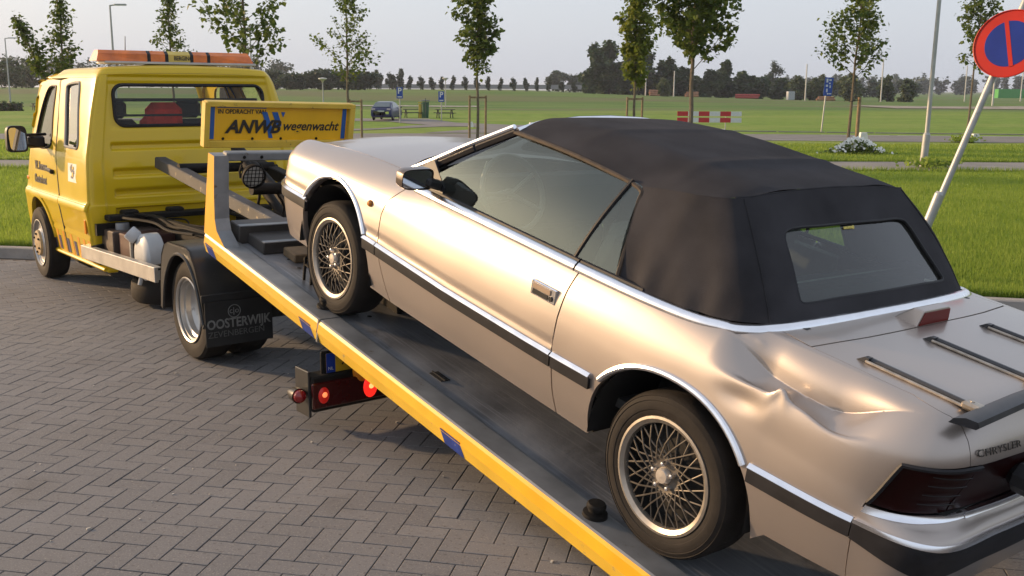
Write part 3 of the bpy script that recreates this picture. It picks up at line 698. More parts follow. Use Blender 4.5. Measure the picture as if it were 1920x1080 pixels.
    # windscreen pillars
    for sg in (1, -1):
        b = B(); pp = [net.pos(*S(4.33, z)) for z in (1.25, 1.5, 1.75, 1.9)]; pp = [(p[0]+.04, yc+sg*(p[1]-yc-.03), p[2]) for p in pp]; b.tube(pp, .035, 8); b.build('cab_pillar', YEL, root)
    ws = [(12, 8.2), (12, 10), (12, 12.2), (11, 12.2), (10.2, 12.2), (10.2, 10), (10.2, 8.2), (11, 8.2)]
    panel(net, ws, 'windscreen', glass('cab_windscreen', (.9, .93, .91), ior=1.3), root, h=.1, off=-.01, thick=0, both=True)
    GS = glass('cab_side_glass', (.25, .27, .26), ior=2.8, haze=.03)
    pw = panel(net, wh, 'side_window', GS, root, h=.1, off=-.008, thick=0, mirror=True)
    dwo = panel(net, dw, 'door_window', glass('open_window_shade', (.22, .22, .22), ior=1.22, haze=.04), root, h=.1, off=-.012, thick=0, mirror=True)  # dark, hardly reflecting pane stands in for the shaded opening of a lowered window
    for sg in (1, -1):
        rim = [net.pos(*q)+net.nrm(*q)*.002 for q in wh]; b = B(); b.tube([(p[0], yc+sg*(p[1]-yc), p[2]) for p in rim], .013, 6, closed=True); b.build('window_frame', M('grey_window_rubber', (.28, .27, .25), rough=.5), pw[0 if sg > 0 else 1])
        rim = [net.pos(*q) for q in dw]; b = B(); b.tube([(p[0], yc+sg*(p[1]-yc), p[2]) for p in rim], .012, 6, closed=True); b.build('window_frame', RUBBER, dwo[0 if sg > 0 else 1])
        # wide ridge moulding that stands proud
        q = [S(x, .845) for x in (2.40, 2.6, 2.9, 3.20)]+[S(x, .805) for x in (3.2, 2.9, 2.6, 2.40)]
    panel(net, [S(x, .862) for x in (2.395, 2.7, 3.0, 3.225)]+[S(x, .795) for x in (3.21, 3.0, 2.7, 2.395)], 'side_moulding', YEL, root, h=.03, off=.012, thick=.02, mirror=True)
    panel(net, [S(x, .862) for x in (3.24, 3.5, 3.8, 4.1, 4.3)]+[S(x, .795) for x in (4.3, 4.1, 3.8, 3.5, 3.225)], 'side_moulding', YEL, root, h=.03, off=.012, thick=.02, mirror=True)
    inn = [S(*p) for p in wheel_a(0) if p[1] > .40]; ou = [S(*p) for p in wheel_a(.045) if p[1] > .40]
    panel(net, inn+ou[::-1], 'wheel_arch_lip', YEL, root, h=.03, off=.014, thick=.03, mirror=True)
    # sill tube under the door
    b = B(); b.tube([(3.70, -.055, .315), (3.2, -.045, .325), (2.4, -.045, .335), (2.05, -.05, .335)], .018, 8); b.build('sill_rail', YEL, root)
    b = B(); b.box((2.15, -.10, .325), (.28, .09, .03), bev=.01); b.build('sill_step', YEL, root)
    # striped warning film low on the side
    for x in (2.50, 2.62, 2.86, 3.10, 3.38, 3.55):
        for zz in ((.345, .475),):
            panel(net, [S(x, zz[0]), S(x+.075, zz[0]), S(x+.085, zz[1]), S(x+.01, zz[1])], 'warning_stripe', M('purple_blue_stripe', (.045, .035, .10), rough=.45, var=.3, scale=25), root, h=.05, off=.0035, thick=.003)
    for x in (2.42, 2.56, 2.74, 2.98, 3.24, 3.44):
        panel(net, [S(x, .345), S(x+.06, .345), S(x+.07, .53), S(x+.01, .53)], 'warning_stripe', M('orange_stripe', (.70, .30, .01), rough=.4, var=.1), root, h=.06, off=.0025, thick=.002)
    # signwriting, sticker, handle, side lamp, mirror
    def on_side(x, z): p = net.pos(*S(x, z)); n = net.nrm(*S(x, z)); return p, n
    for body, x, z, sz in (('W. Romers', 4.13, 1.035, .115), ('Oosterhout', 4.16, .905, .115)):
        p, n = on_side(x-.25, z+.03); mw = frame((x, p[1]+.004, z), (-1, 0, 0), (0, -.06, 1)); text('signwriting', body, sz, M('dark_blue_print', (.035, .03, .05), rough=.4), root, mw, .002, sx=.82, bold=.002)
    p, n = on_side(2.83, 1.10); mw = frame((2.96, p[1]+.004, 1.015), (-1, 0, 0), (0, -.06, 1))
    b = B(); b.prism([(0, 0), (.27, 0), (.27, .165), (0, .165)], 0, .002, mw); dc = b.build('side_sticker', M('white_sticker', (.66, .66, .62), rough=.5, var=.08), root)
    rr_ = random.Random(3); b = B()
    for i in range(9):
        x0 = .07+.05*rr_.random()*2; z0 = .03+.10*rr_.random(); b.prism([(x0, z0), (x0+.02+.05*rr_.random(), z0), (x0+.05, z0+.03), (x0, z0+.02)], .002, .003+i*.0003, mw)
    b.build('sticker_print', M('grey_print', (.10, .10, .12), rough=.5), dc)
    b = B(); b.prism([(.14, .05), (.18, .05), (.18, .085), (.14, .085)], .006, .0068, mw); b.prism([(.15, .115), (.19, .115), (.19, .14), (.15, .14)], .006, .0068, mw); b.build('sticker_patch', YELW, dc)['kind'] = 'stuff'
    p, n = on_side(3.55, 1.075); b = B(); b.beam((3.44, p[1]+.022, 1.07), (3.64, p[1]+.020, 1.082), .03, .034, bev=.008); b.box((3.47, p[1]+.012, 1.065), (.05, .03, .04), bev=.005); b.build('door_handle', DARKPL, doors[0])
    p, n = on_side(4.40, .94); b = B(); b.box((4.5, p[1]-.01, .94), (.09, .03, .04), bev=.008); b.build('side_indicator', M('orange_lens', (.70, .22, .01), rough=.25), root)
    p, n = on_side(2.46, .68); b = B(); b.box((2.455, p[1]+.003, .655), (.04, .012, .12), bev=.004); b.build('side_reflector', MATS['orange_lens'], root)
    b = B(); mc = Vector((3.62, .212, 1.368))
    b.prism([(.088*math.copysign(abs(math.cos(a))**.4, math.cos(a))*(1-.10*math.sin(a)), .122*math.copysign(abs(math.sin(a))**.4, math.sin(a))) for a in np.linspace(0, 6.283, 33)[:-1]], -.075, 0, frame(mc, (0, -1, 0), (0, 0, 1)))
    for z in (1.30, 1.40): b.tube([(3.68, .16, z), (3.74, .04, z), (3.80, -.08, z+.0)], .014, 6)
    b.box((3.75, .02, 1.33), (.05, .15, .11), bev=.015)
    mo = b.build('wing_mirror', DARKPL, root, fix=True)
    b = B(); b.prism([(.072*math.copysign(abs(math.cos(a))**.4, math.cos(a)), .105*math.copysign(abs(math.sin(a))**.4, math.sin(a))) for a in np.linspace(0, 6.283, 33)[:-1]], .0005, .003, frame(mc+Vector((-.012, 0, 0)), (.10, -1, 0), (.16, 0, 1))); b.build('mirror_glass', M('mirror_glass', (.55, .57, .6), rough=.03, metal=1, var=.02), mo, fix=True)
    # interior seen through the windows
    b = B(); b.box((3.6, yc, .95), (2.2, 1.75, .05)); b.box((4.35, yc, 1.12), (.3, 1.7, .28), bev=.05); b.box((3.1, yc, 1.90), (.5, 1.1, .05), bev=.02); b.build('cab_trim', M('cab_interior', (.045, .045, .05), rough=.7), root)
    for y, mt in ((yc+.55, M('cab_interior', (.045, .045, .05), rough=.7)), (yc-.15, M('cab_interior', (.045, .045, .05), rough=.7)), (yc-.6, M('cab_interior', (.045, .045, .05), rough=.7))):
        b = B(); b.beam((3.2, y, 1.0), (3.02, y, 1.55), .46, .13, up=(1, 0, 0), bev=.05); b.beam((3.02, y, 1.56), (3.0, y, 1.73), .25, .09, up=(1, 0, 0), bev=.04); b.build('cab_seat', mt, root)
    b = B(); b.box((2.78, yc+.16, 1.58), (.14, .34, .26), bev=.09); b.box((2.76, yc+.30, 1.52), (.12, .18, .14), bev=.05); b.build('red_jacket', M('red_cloth', (.75, .05, .03), rough=.9, var=.3, scale=8, bump=.3, bscale=20), root)
    # ------------------------------------------------ beacon bar
    b = B(); b.box((2.75, yc, 2.058), (.24, 1.40, .022), bev=.004); bb = b.build('beacon_bar', ALU, root)
    LENS = M('orange_beacon_lens', (.85, .20, .015), rough=.22, coat=.5, var=.25, scale=9, trans=.25)
    def seg_(nm, y0, y1, mat, taper0=0., taper1=0.):
        pr = [(2.64, 2.07), (2.86, 2.07), (2.86, 2.13), (2.82, 2.165), (2.68, 2.165), (2.64, 2.135)]; n = len(pr)
        vs = [(x if z < 2.1 else x+(2.75-x)*.2*(taper0 > 0), y0-(z-2.07)/.1*taper0, z) for x, z in pr]+[(x if z < 2.1 else x+(2.75-x)*.2*(taper1 > 0), y1+(z-2.07)/.1*taper1, z) for x, z in pr]
        q = B(); q.add(vs, [tuple(range(n)), tuple(range(n, 2*n))[::-1]]+[(i, n+i, n+(i+1) % n, (i+1) % n) for i in range(n)]); q.build(nm, mat, bb, fix=True)
    ys_ = [-.265, -.705, -.735, -.865, -.895, -1.095, -1.125, -1.255, -1.285, -1.705]
    seg_('beacon_lens', ys_[0], ys_[1], LENS, .035); seg_('beacon_lens', ys_[2], ys_[3], LENS); seg_('sign_box', ys_[4], ys_[5], M('sign_box_yellow', (.62, .46, .10), rough=.4), 0, 0); seg_('beacon_lens', ys_[6], ys_[7], LENS); seg_('beacon_lens', ys_[8], ys_[9], LENS, 0, .035)
    for i in (1, 3, 5, 7): seg_('beacon_band', ys_[i]+.001, ys_[i+1]-.001, DARKPL)
    for k in range(4):
        q = B(); q.lathe([(0, .08), (.03, .075), (.035, 0)], Matrix.Translation((2.75, (-.42, -.58, -1.42, -1.58)[k], 2.072)), 12); q.build('lamp_reflector', M('lamp_reflector', (.8, .5, .2), rough=.2, metal=.6), bb)
    text('lettering', 'BERGING', .052, DTEXT, bb, frame((2.6385, yc, 2.102), (0, -1, 0), (0.05, 0, 1)), .001, bold=.0012, align='CENTER', ay='CENTER', sx=.80)
    b = B(); b.tube([(3.0, -.62, 2.04), (2.98, -.63, 2.30)], [.006, .003], 6); b.build('antenna', DARKPL, root)
    # ------------------------------------------------ chassis
    for y in (-.58, -1.39):
        b = B(); b.box((.45, y, .60), (4.5, .07, .16), bev=.006); b.build('chassis_rail', CHASSIS, root)
    for x in (-1.7, -.6, .5, 1.2, 1.9):
        b = B(); b.box((x, yc, .60), (.09, .80, .12)); b.build('crossmember', CHASSIS, root)
    for y in (-.50, -1.47):
        b = B(); b.box((1.35, y, .73), (2.0, .06, .055), bev=.004); b.build('subframe_rail', CHASSIS, root)
    b = B(); rr_ = random.Random(5)
    for i in range(9):
        y = -.25-rr_.random()*1.3; z = .70+.06*rr_.random(); x0 = 2.3; pts = [(x0-k*.42, y+rr_.uniform(-.05, .05), z+rr_.uniform(-.03, .03)) for k in range(5)]; b.tube(smooth_poly(pts, 4), .007+.006*rr_.random(), 6)
    b.build('hydraulic_hose', CHASSIS, root)['kind'] = 'stuff'
    b = B(); b.box((2.28, -.9, .74), (.14, 1.5, .05), bev=.01)
    for y in (-.35, -.75, -1.2): b.box((2.3, y, .775), (.12, .14, .05), bev=.015)
    b.build('mounting_beam', CHASSIS, root)
    b = B(); b.box((2.335, -.32, .64), (.05, .50, .10)); b.build('rear_bracket', CHASSIS, root)
    # battery box, cap
    BOXM = M('brown_black_box', (.060, .040, .030), rough=.55, var=.3, scale=6)
    b = B(); b.box((2.25, -.33, .52), (.36, .40, .25), bev=.01); bx = b.build('battery_box', BOXM, root)
    b = B(); b.lathe([(0, .055), (.055, .055), (.058, .045), (.058, 0)], Matrix.Translation((2.22, -.26, .645)), 18); b.build('filler_cap', GALV, bx)
    b = B(); b.box((1.90, -.38, .54), (.30, .42, .20), bev=.01); b.build('storage_box', M('dark_red_box', (.055, .018, .014), rough=.5, var=.3), root)
    b = B(); b.box((1.73, -.17, .52), (.03, .02, .30)); b.build('bracket_strip', GALV, root)
    # washer reservoir
    PLAS = M('white_tank_plastic', (.46, .47, .47), rough=.45, var=.08, wear=(.25, .23, .2), wear_amt=.2)
    b = B(); b.lathe([(0, .30), (.10, .298), (.155, .275), (.18, .23), (.185, .12), (.185, 0), (0, 0)], Matrix.Translation((1.50, -.31, .50)) @ Matrix.Rotation(rad(-90), 4, 'X') @ Matrix.Diagonal((.98, 1.05, .52, 1)), 28); tk = b.build('water_tank', PLAS, root)
    b = B(); b.lathe([(0, .07), (.055, .07), (.06, .06), (.06, 0), (.05, -.02)], Matrix.Translation((1.60, -.17, .655)) @ Matrix.Rotation(rad(-42), 4, 'X') @ Matrix.Rotation(rad(20), 4, 'Y'), 16); b.build('tank_cap', M('pale_cap', (.50, .51, .52), rough=.4), tk)
    b = B(); b.tube([(1.45, -.15, .36), (1.45, -.13, .29)], .018, 8); b.build('drain_plug', PLAS, tk)
    # aluminium side guard
    b = B(); b.beam((.67, -.010, .497), (2.56, -.010, .432), .03, .112, bev=.004); b.beam((.67, -.03, .550), (2.56, -.03, .485), .05, .006); b.build('side_guard', ALU, root)
    for x in (2.35, 1.0):
        b = B(); b.beam((x, -.03, .48), (x, -.56, .56), .04, .04); b.build('guard_bracket', CHASSIS, root)
    # spare wheel slung below
    b = B(); b.lathe([(.20, -.09), (.32, -.10), (.345, -.07), (.352, 0), (.345, .07), (.32, .10), (.20, .09), (.19, 0), (.20, -.09)], Matrix.Translation((2.02, -.60, .135)), 40); b.build('spare_wheel', TYRE, root)
    # ------------------------------------------------ wheels
    R = Matrix.Rotation(-math.pi/2, 4, 'X')
    prof = [(.225, -.19), (.29, -.205), (.33, -.20), (.3445, -.18), (.346, -.15), (.346, -.055), (.3445, -.025), (.33, -.006), (.29, .002), (.245, -.002), (.225, -.012)]
    b = B(); b.lathe(prof, R, 60)
    for a in (-.07, -.10, -.13): b.lathe([(.3464, a-.006), (.340, a), (.3464, a+.006)], R, 40)
    tyre = b.mesh('tyre', TYRE, 30)
    b = B(); b.lathe([(0, -.125), (.10, -.125), (.145, -.115), (.165, -.10), (.178, -.085), (.182, -.05), (.196, -.042), (.200, -.018), (.222, -.012), (.229, .0), (.224, .006), (.214, .0), (.212, -.01)], R, 44); rim = b.mesh('wheel_rim', STEELRIM, 25)
    b = B(); b.lathe([(0, .02), (.05, .018), (.09, .0), (.125, .0), (.135, -.01), (.15, -.03), (.20, -.03), (.21, -.015), (.226, -.01), (.229, .003), (.222, .004), (.214, -.01)], R, 40); frim = b.mesh('wheel_rim', STEELRIM, 25)
    b = B(); b.lathe([(0, .028), (.06, .026), (.12, .018), (.126, .006), (.13, -.012)], R, 32); hubc = b.mesh('hub_cover', M('dusty_hub_cover', (.34, .24, .12), rough=.6, var=.25, scale=20), 25)
    b = B(); b.lathe([(0, .012), (.010, .011), (.012, 0)], R, 8); nutm = b.mesh('wheel_nut', CHASSIS)
    def wheel(x, y, sg, rm, hub=False, steer=0.):
        w = link('wheel', rm, None, root); w.location = (x, y, .346); w.rotation_euler = (0, rad(30), (0 if sg > 0 else math.pi)+steer)
        link('tyre', tyre, None, w)
        if hub:
            link('hub_cover', hubc, None, w)
            for k in range(6): n_ = link('wheel_nut', nutm, None, w); a = k*math.pi/3; n_.location = (.088*math.cos(a), .024, .088*math.sin(a))
    for y, sg in ((-.005, 1), (-.265, 1), (-1.965, -1), (-1.705, -1)): wheel(.05, y, sg, rim)
    wheel(3.93, .025, 1, frim, True, 0.); wheel(3.93, -1.985, -1, frim, True)
    b = B(); b.tube([(.05, -.2, .346), (.05, -1.77, .346)], .07, 10); b.lathe([(0, -.18), (.15, -.12), (.17, 0), (.15, .12), (0, .18)], Matrix.Translation((.05, yc, .346)) @ R, 16); b.build('rear_axle', CHASSIS, root)
    b = B(); b.box((3.95, yc, .36), (.8, 1.4, .5)); b.box((2.9, yc, .48), (1.1, 1.6, .2)); b.build('cab_underside', WELL, root)
    # mudguards and flaps
    for sg in (1, -1):
        Y = lambda y: yc+sg*(y-yc)
        outl = [(.50, .30), (.47, .52), (.42, .69), (.36, .765), (.28, .795), (-.06, .795), (-.13, .775), (-.21, .68), (-.29, .50), (-.345, .32), (-.315, .305), (-.255, .47), (-.19, .60), (-.09, .70), (.05, .735), (.19, .705), (.30, .61), (.38, .48), (.43, .30)]
        b = B(); n = len(outl); b.prism(outl, 0, .012, Matrix(((1, 0, 0, 0), (0, 0, 1, 0), (0, 1, 0, 0), (0, 0, 0, 1))))
        b.v = [(x, Y(.030-y), z) for x, y, z in b.v]
        top = outl[:10]
        vs = [(x, Y(.032), z) for x, z in top]+[(x, Y(-.56), z) for x, z in top]+[(x, Y(.032), z-.012) for x, z in top]+[(x, Y(-.56), z-.012) for x, z in top]; k = len(top)
        b.add(vs, [(i, i+1, k+i+1, k+i) for i in range(k-1)]+[(2*k+i, 3*k+i, 3*k+i+1, 2*k+i+1) for i in range(k-1)])
        b.tube([(x, Y(.034), z) for x, z in smooth_poly(outl[9:], 3)], .011, 6)
        mg = b.build('mudguard', FENDER, root, fix=True)
        b = B(); b.box((-.34, Y(-.20), .49), (.015, .50, .05), bev=.004); b.box((-.352, Y(-.20), .315), (.010, .47, .30), bev=.003); b.build('mud_flap', M('black_rubber_flap', (.015, .015, .015), rough=.7, var=.3, scale=12), mg)
        if sg > 0:
            GREYP = M('grey_flap_print', (.20, .20, .19), rough=.7, var=.3, scale=40)
            mwf = lambda y, z: frame((-.3585, y, z), (0, -1, 0), (0, 0, 1))
            text('flap_lettering', 'OOSTERWIJK', .088, GREYP, mg, mwf(.026, .268), .001, sx=.84, bold=.002)
            text('flap_lettering', 'ZEVENBERGEN', .058, M('dim_flap_print', (.10, .10, .095), rough=.7), mg, mwf(.022, .215), .001, sx=1.02)
            text('flap_emblem', 'c|o', .055, GREYP, mg, mwf(-.165, .395), .001, align='CENTER', ay='CENTER')
            b = B(); b.tube([(-.3595, -.165+.042*math.cos(a), .392+.042*math.sin(a)) for a in np.linspace(0, 6.283, 25)[:-1]], .003, 4, closed=True); b.build('emblem_ring', GREYP, mg)
    # rear lamp bar and number plate under the deck
    X0 = -1.78; ZL = .055
    LX = lambda dy, dz: (X0, -.02+dy, dz)
    b = B(); b.box((X0, -.975, .205), (.12, 2.00, .20), bev=.01); lb = b.build('lamp_bar', CHASSIS, root)
    b = B(); b.box((X0+.04, .03, .205), (.16, .016, .26), bev=.004); b.build('bar_end_plate', FENDER, lb)
    for sg in (1, -1):
        yy = lambda y: yc+sg*(y-yc)
        b = B(); b.lathe([(0, -.10), (.025, -.095), (.038, -.06), (.043, 0)], Matrix.Translation((X0-.02, yy(.085), .205)) @ Matrix.Rotation(rad(-90), 4, 'Y'), 16); mk = b.build('marker_lamp', FENDER, lb)
        b = B(); b.lathe([(.037, 0), (.034, .018), (.019, .031), (0, .036)], Matrix.Translation((X0-.02, yy(.085), .205)) @ Matrix.Rotation(rad(-90), 4, 'Y'), 16); b.build('marker_lens', M('red_marker_lens', (.25, .01, .012), rough=.2, coat=.5), mk)
        b = B(); b.box((X0-.066, yy(-.20), .200), (.02, .46, .145), bev=.006); tl = b.build('tail_lamp', M('unlit_red_lens', (.055, .003, .003), rough=.2, coat=.4), lb)
        for y, st, w in ((-.035, 2.2, .05), (-.325, 6.0, .068)):
            b = B(); b.lathe([(0, .012), (.5*w, .010), (.8*w, .004), (.9*w, -.002)], Matrix.Translation((X0-.077, yy(y), .200)) @ Matrix.Rotation(rad(-90), 4, 'Y') @ Matrix.Diagonal((1.05, .75, 1, 1)), 20)
            m = bpy.data.materials.get('lit_red_%d' % int(st)) or M('lit_red_%d' % int(st), (.35, .01, .005), rough=.3, emit=(1, .02, .012), estr=(.12 if st < 3 else .75))
            b.build('lit_segment', m, tl, fix=True)
            b = B(); b.lathe([(0, .014), (.009, .012), (.016, .0)], Matrix.Translation((X0-.0885, yy(y), .206)) @ Matrix.Rotation(rad(-90), 4, 'Y'), 10); b.build('bulb', M('hot_bulb_%d' % int(st), (1, .3, .1), emit=(1, .25, .08), estr=st*.3), tl)
    b = B(); b.box((X0-.01, -.355, .355), (.02, .60, .145), bev=.006); pb = b.build('plate_holder', CHASSIS, root)
    mwp = lambda y, z, d=.012: frame((X0-.01-d, y, z), (0, -1, 0), (0, 0, 1))
    b = B(); b.prism([(0, 0), (.52, 0), (.52, .11), (0, .11)], 0, .002, mwp(-.082, .305, .011)); b.build('number_plate', M('plate_yellow', (.62, .38, .02), rough=.4), pb)
    b = B(); b.prism([(0, 0), (.055, 0), (.055, .11), (0, .11)], .0022, .0030, mwp(-.082, .305, .011)); b.build('plate_band', M('plate_blue', (.01, .04, .28), rough=.4), pb)
    text('plate_lettering', 'NL', .026, WHITE, pb, mwp(-.092, .315, .0145), .0006); text('plate_lettering', '9', .105, DTEXT, pb, mwp(-.165, .318, .0145), .0006, sx=.8)
    b = B(); b.lathe([(0, .03), (.03, .026), (.048, .010), (.052, 0)], Matrix.Translation((X0-.06, -.275, .300)) @ Matrix.Rotation(rad(-90), 4, 'Y') @ Matrix.Scale(1.5, 4, (1, 0, 0)), 16); b.build('amber_lamp', MATS['orange_lens'], lb)
    for y in (-.5, -1.45):
        b = B(); b.beam((X0+.02, y, .26), (X0+.10, y, .56), .05, .06); b.build('bar_bracket', CHASSIS, root)
    # ------------------------------------------------ tilted deck (local frame shared with the car that stands on it)
    def D(b_, nm, mat, parent=None, **kw):
        o = b_.build(nm, mat, parent if parent is not None else root, **kw)
        if parent is None: o.matrix_local = DECK_L
        return o
    b = B(); X1, X2, W = -.93, 3.96, .92
    b.box(((X1+X2)/2, 0, -.022), (X2-X1, 1.57, .040)); b.box(((X1+X2)/2, 0, -.10), (X2-X1-.1, 1.2, .08))
    for i in range(9): b.box((X1+.3+.55*i, 0, -.085), (.06, 1.80, .07))
    deck = b.build('deck', DECKM, root, smooth=0); deck.matrix_local = DECK_L
    # punched holes, slots: dark recess plates set into the deck
    for (x, y, r_) in ((1.60, .69, 0),):
        q = B(); q.box((x, y, -.001), (.11, .055, .004)); q.box((x, y+.005, .004), (.12, .008, .006)); D(q, 'lashing_slot', WELL)
    for i in range(7):
        q = B(); q.lathe([(0, .0015), (.014, .0015)], Matrix.Translation((2.42+.17*i, .62+.012*(i % 2), .0)), 12); D(q, 'punched_hole', WELL)
    for x in (-.12, .1, -.35): q = B(); q.lathe([(0, .0015), (.015, .0015)], Matrix.Translation((x, .66, 0)), 12); D(q, 'punched_hole', WELL)
    for sg in (1, -1):
        # flat top flange, vertical then inward-sloping side
        xa, xb_, xj = X1, 4.05, 2.44
        for x0, x1 in ((xa, xj-.006), (xj+.006, xb_)):
            q = B(); yy = [(.785, -.02), (.785, .006), (.80, .010), (.915, .010), (.924, .004), (.930, -.012), (.934, -.060), (.915, -.122), (.90, -.122), (.90, -.02)]
            vs = [(x0, sg*y, z) for y, z in yy]+[(x1, sg*y, z) for y, z in yy]; n = len(yy)
            q.m = 0; q.add(vs, [(i, i+1, n+i+1, n+i) for i in (0, 1, 2, 3)]+[(7, 8, n+8, n+7), (8, 9, n+9, n+8)]+[tuple(range(n)), tuple(range(n, 2*n))])
            q.m = 1; q.add(vs, [(i, i+1, n+i+1, n+i) for i in (4, 5)]); q.m = 2; q.add(vs, [(6, 7, n+7, n+6)])
            D(q, 'side_rail', [GALV, ORNG, YELW], smooth=0, fix=True)
        for x0, x1 in ((2.50, 2.63), (1.04, 1.19), (3.88, 4.0)):
            q = B(); q.add([(x0+.02, sg*.9365, -.050), (x1+.03, sg*.9365, -.050), (x1, sg*.918, -.121), (x0-.01, sg*.918, -.121)], [(0, 1, 2, 3)]); D(q, 'blue_patch', BLUE, smooth=0, fix=True)
        q = B(); q.box((xj, sg*.925, -.055), (.014, .012, .13)); D(q, 'rail_joint', GALV)
        for x, y in ((2.60, .80), (.26, .845)):
            q = B(); q.lathe([(0, .060), (.034, .058), (.040, .050), (.040, .040), (.030, .034), (.030, .022), (.050, .016), (.052, .0)], Matrix.Translation((x, sg*y, .008)), 20); D(q, 'deck_roller', CHASSIS)
        # uprights of the headboard
        q = B(); yo = .93
        out_ = [(3.72, .0), (4.06, .0), (4.06, .12), (4.05, .54), (3.955, .54), (3.93, .30), (3.90, .14), (3.86, .07), (3.79, .035)]
        n = len(out_); vs = [(x, sg*yo, z+.008) for x, z in out_]+[(x, sg*(yo-.10), z+.008) for x, z in out_]
        q.m = 1; q.add(vs, [tuple(range(n))]); q.m = 0; q.add(vs, [tuple(range(n, 2*n))]+[(i, (i+1) % n, n+(i+1) % n, n+i) for i in range(n)])
        D(q, 'headboard_post', [GALV, ORNG], smooth=0, fix=True)
    q = B(); q.box((4.0, 0, .537), (.07, 1.68, .055), bev=.006); D(q, 'headboard_beam', GALV)
    # sign board
    bx0, y0, y1, z0, z1 = 3.985, .975, -.035, .640, .866
    q = B(); q.box((bx0+.02, (y0+y1)/2, (z0+z1)/2), (.02, y0-y1, z1-z0)); sb = D(q, 'sign_board', M('sign_amber', (.80, .44, .008), rough=.42, var=.05, wear=(.55, .30, .03), wear_amt=.12, wscale=7))
    FR = M('worn_yellow_frame', (.66, .44, .05), rough=.5, var=.12, wear=(.10, .06, .03), wear_amt=.26, wscale=18)
    for c, s in (((bx0+.005, (y0+y1)/2, z1+.012), (.06, y0-y1+.02, .034)), ((bx0+.005, (y0+y1)/2, z0-.020), (.05, y0-y1+.02, .046)), ((bx0+.005, y0+.005, (z0+z1)/2-.008), (.065, .035, z1-z0+.062)), ((bx0+.005, y1-.012, (z0+z1)/2-.006), (.062, .04, z1-z0+.062))):
        q = B(); q.box(c, s, bev=.004); D(q, 'sign_frame', FR, sb)
    mws = lambda y, z: frame((bx0+.0085, y, z), (0, -1, 0), (0, 0, 1))
    SB_ = M('sign_blue', (.015, .10, .36), rough=.45, var=.1)
    for q_ in ([(0, 0), (.028, 0), (.028, .205), (0, .205)],): q = B(); q.prism(q_, 0, .002, mws(.950, .650)); D(q, 'sign_stripe', SB_, sb)
    q = B(); q.prism([(0, 0), (.03, 0), (.03, .205), (0, .205)], 0, .002, mws(.015, .650)); D(q, 'sign_stripe', SB_, sb)
    q = B(); q.prism([(0, 0), (.33, 0), (.33, .014), (0, .014)], 0, .002, mws(.905, .850)); D(q, 'sign_stripe', SB_, sb)
    text('sign_lettering', 'IN OPDRACHT VAN', .040, DTEXT, sb, mws(.900, .806), .001, sx=.90, bold=.0008)
    text('sign_lettering', 'ANWB', .118, DTEXT, sb, mws(.845, .668) @ Matrix.Translation((0, 0, .0045)), .001, shear=.30, bold=.004, sx=1.02)
    text('sign_lettering', 'wegenwacht', .088, DTEXT, sb, mws(.455, .690), .001, shear=.28, bold=.0015, sx=.93)
    for pts in ([(0, .16), (.045, .16), (.105, .035), (.06, .035)], [(.085, .16), (.135, .16), (.175, .075), (.150, .04)], [(.165, .16), (.20, .16), (.185, .125)], [(.05, .06), (.075, .06), (.105, -.012), (.07, -.012)]):
        q = B(); q.prism([(x*.82, z) for x, z in pts], .0015, .0032, mws(.605, .668)); D(q, 'sign_emblem', SB_, sb, fix=True)
    for y in (.86, .66, .46, .2): q = B(); q.lathe([(0, .006), (.008, .004), (.010, 0)], mws(y, .652), 8); D(q, 'rivet', CHASSIS, sb)
    for y in (.72, .6): q = B(); q.lathe([(0, .006), (.010, .004), (.012, 0)], frame((3.965, y, .535), (0, -1, 0), (0, 0, 1)), 8); D(q, 'bolt', CHASSIS)
    # work lamp with wire guard
    cl = Matrix.Translation((3.93, .665, .415)) @ Matrix.Rotation(rad(-97), 4, 'Y')
    q = B(); q.lathe([(0, -.06), (.05, -.055), (.075, -.03), (.082, 0), (.082, .015), (.074, .018)], cl, 28); wl_ = D(q, 'work_lamp', CHASSIS)
    q = B(); q.lathe([(0, .012), (.05, .008), (.073, .0)], cl, 28); D(q, 'lamp_glass', M('lamp_glass', (.62, .62, .58), rough=.25, metal=.2, var=.3, scale=18), wl_)
    q = B()
    for k in range(-2, 3):
        o_ = .026*k; l_ = math.sqrt(.076**2-o_**2)
        for ax in (0, 1):
            p_ = [(o_, -l_, .022), (o_, l_, .022)] if ax else [(-l_, o_, .024), (l_, o_, .024)]; q.tube([tuple(cl @ Vector(v)) for v in p_], .0028, 5)
    D(q, 'wire_guard', CHASSIS, wl_)
    q = B(); q.tube([(3.98, .73, .48), (3.96, .75, .44), (3.95, .745, .40)], .008, 6); q.tube([(3.98, .60, .48), (3.95, .585, .44)], .008, 6); D(q, 'lamp_bracket', CHASSIS, wl_)
    # steps / cross members at the front of the deck
    for x0, x1, zz, mt, y0_, y1_ in ((3.80, 3.96, .115, GALV, .80, -.80), (3.56, 3.80, .075, GALV, .74, -.78), (3.36, 3.53, .055, WOOD, .62, -.60)):
        q = B(); q.box(((x0+x1)/2, (y0_+y1_)/2, zz/2), (x1-x0, y0_-y1_, zz), bev=.006); D(q, 'deck_step' if mt is GALV else 'timber_chock', mt if mt is WOOD else M('dark_step_steel', (.045, .042, .040), rough=.55, var=.3, scale=6))
        if mt is GALV: q = B(); q.box((x0+.018, (y0_+y1_)/2, zz+.004), (.04, y0_-y1_, .008), bev=.002); D(q, 'step_edge', GALV)
    q = B()
    for dx in (0, .09): q.tube(smooth_poly([(2.98+dx, .70, .0), (2.98+dx, .70, .11), (2.99+dx, .69, .135), (3.0+dx, .60, .135), (3.0+dx, .585, .11), (3.0+dx, .585, 0)], 4), .009, 6)
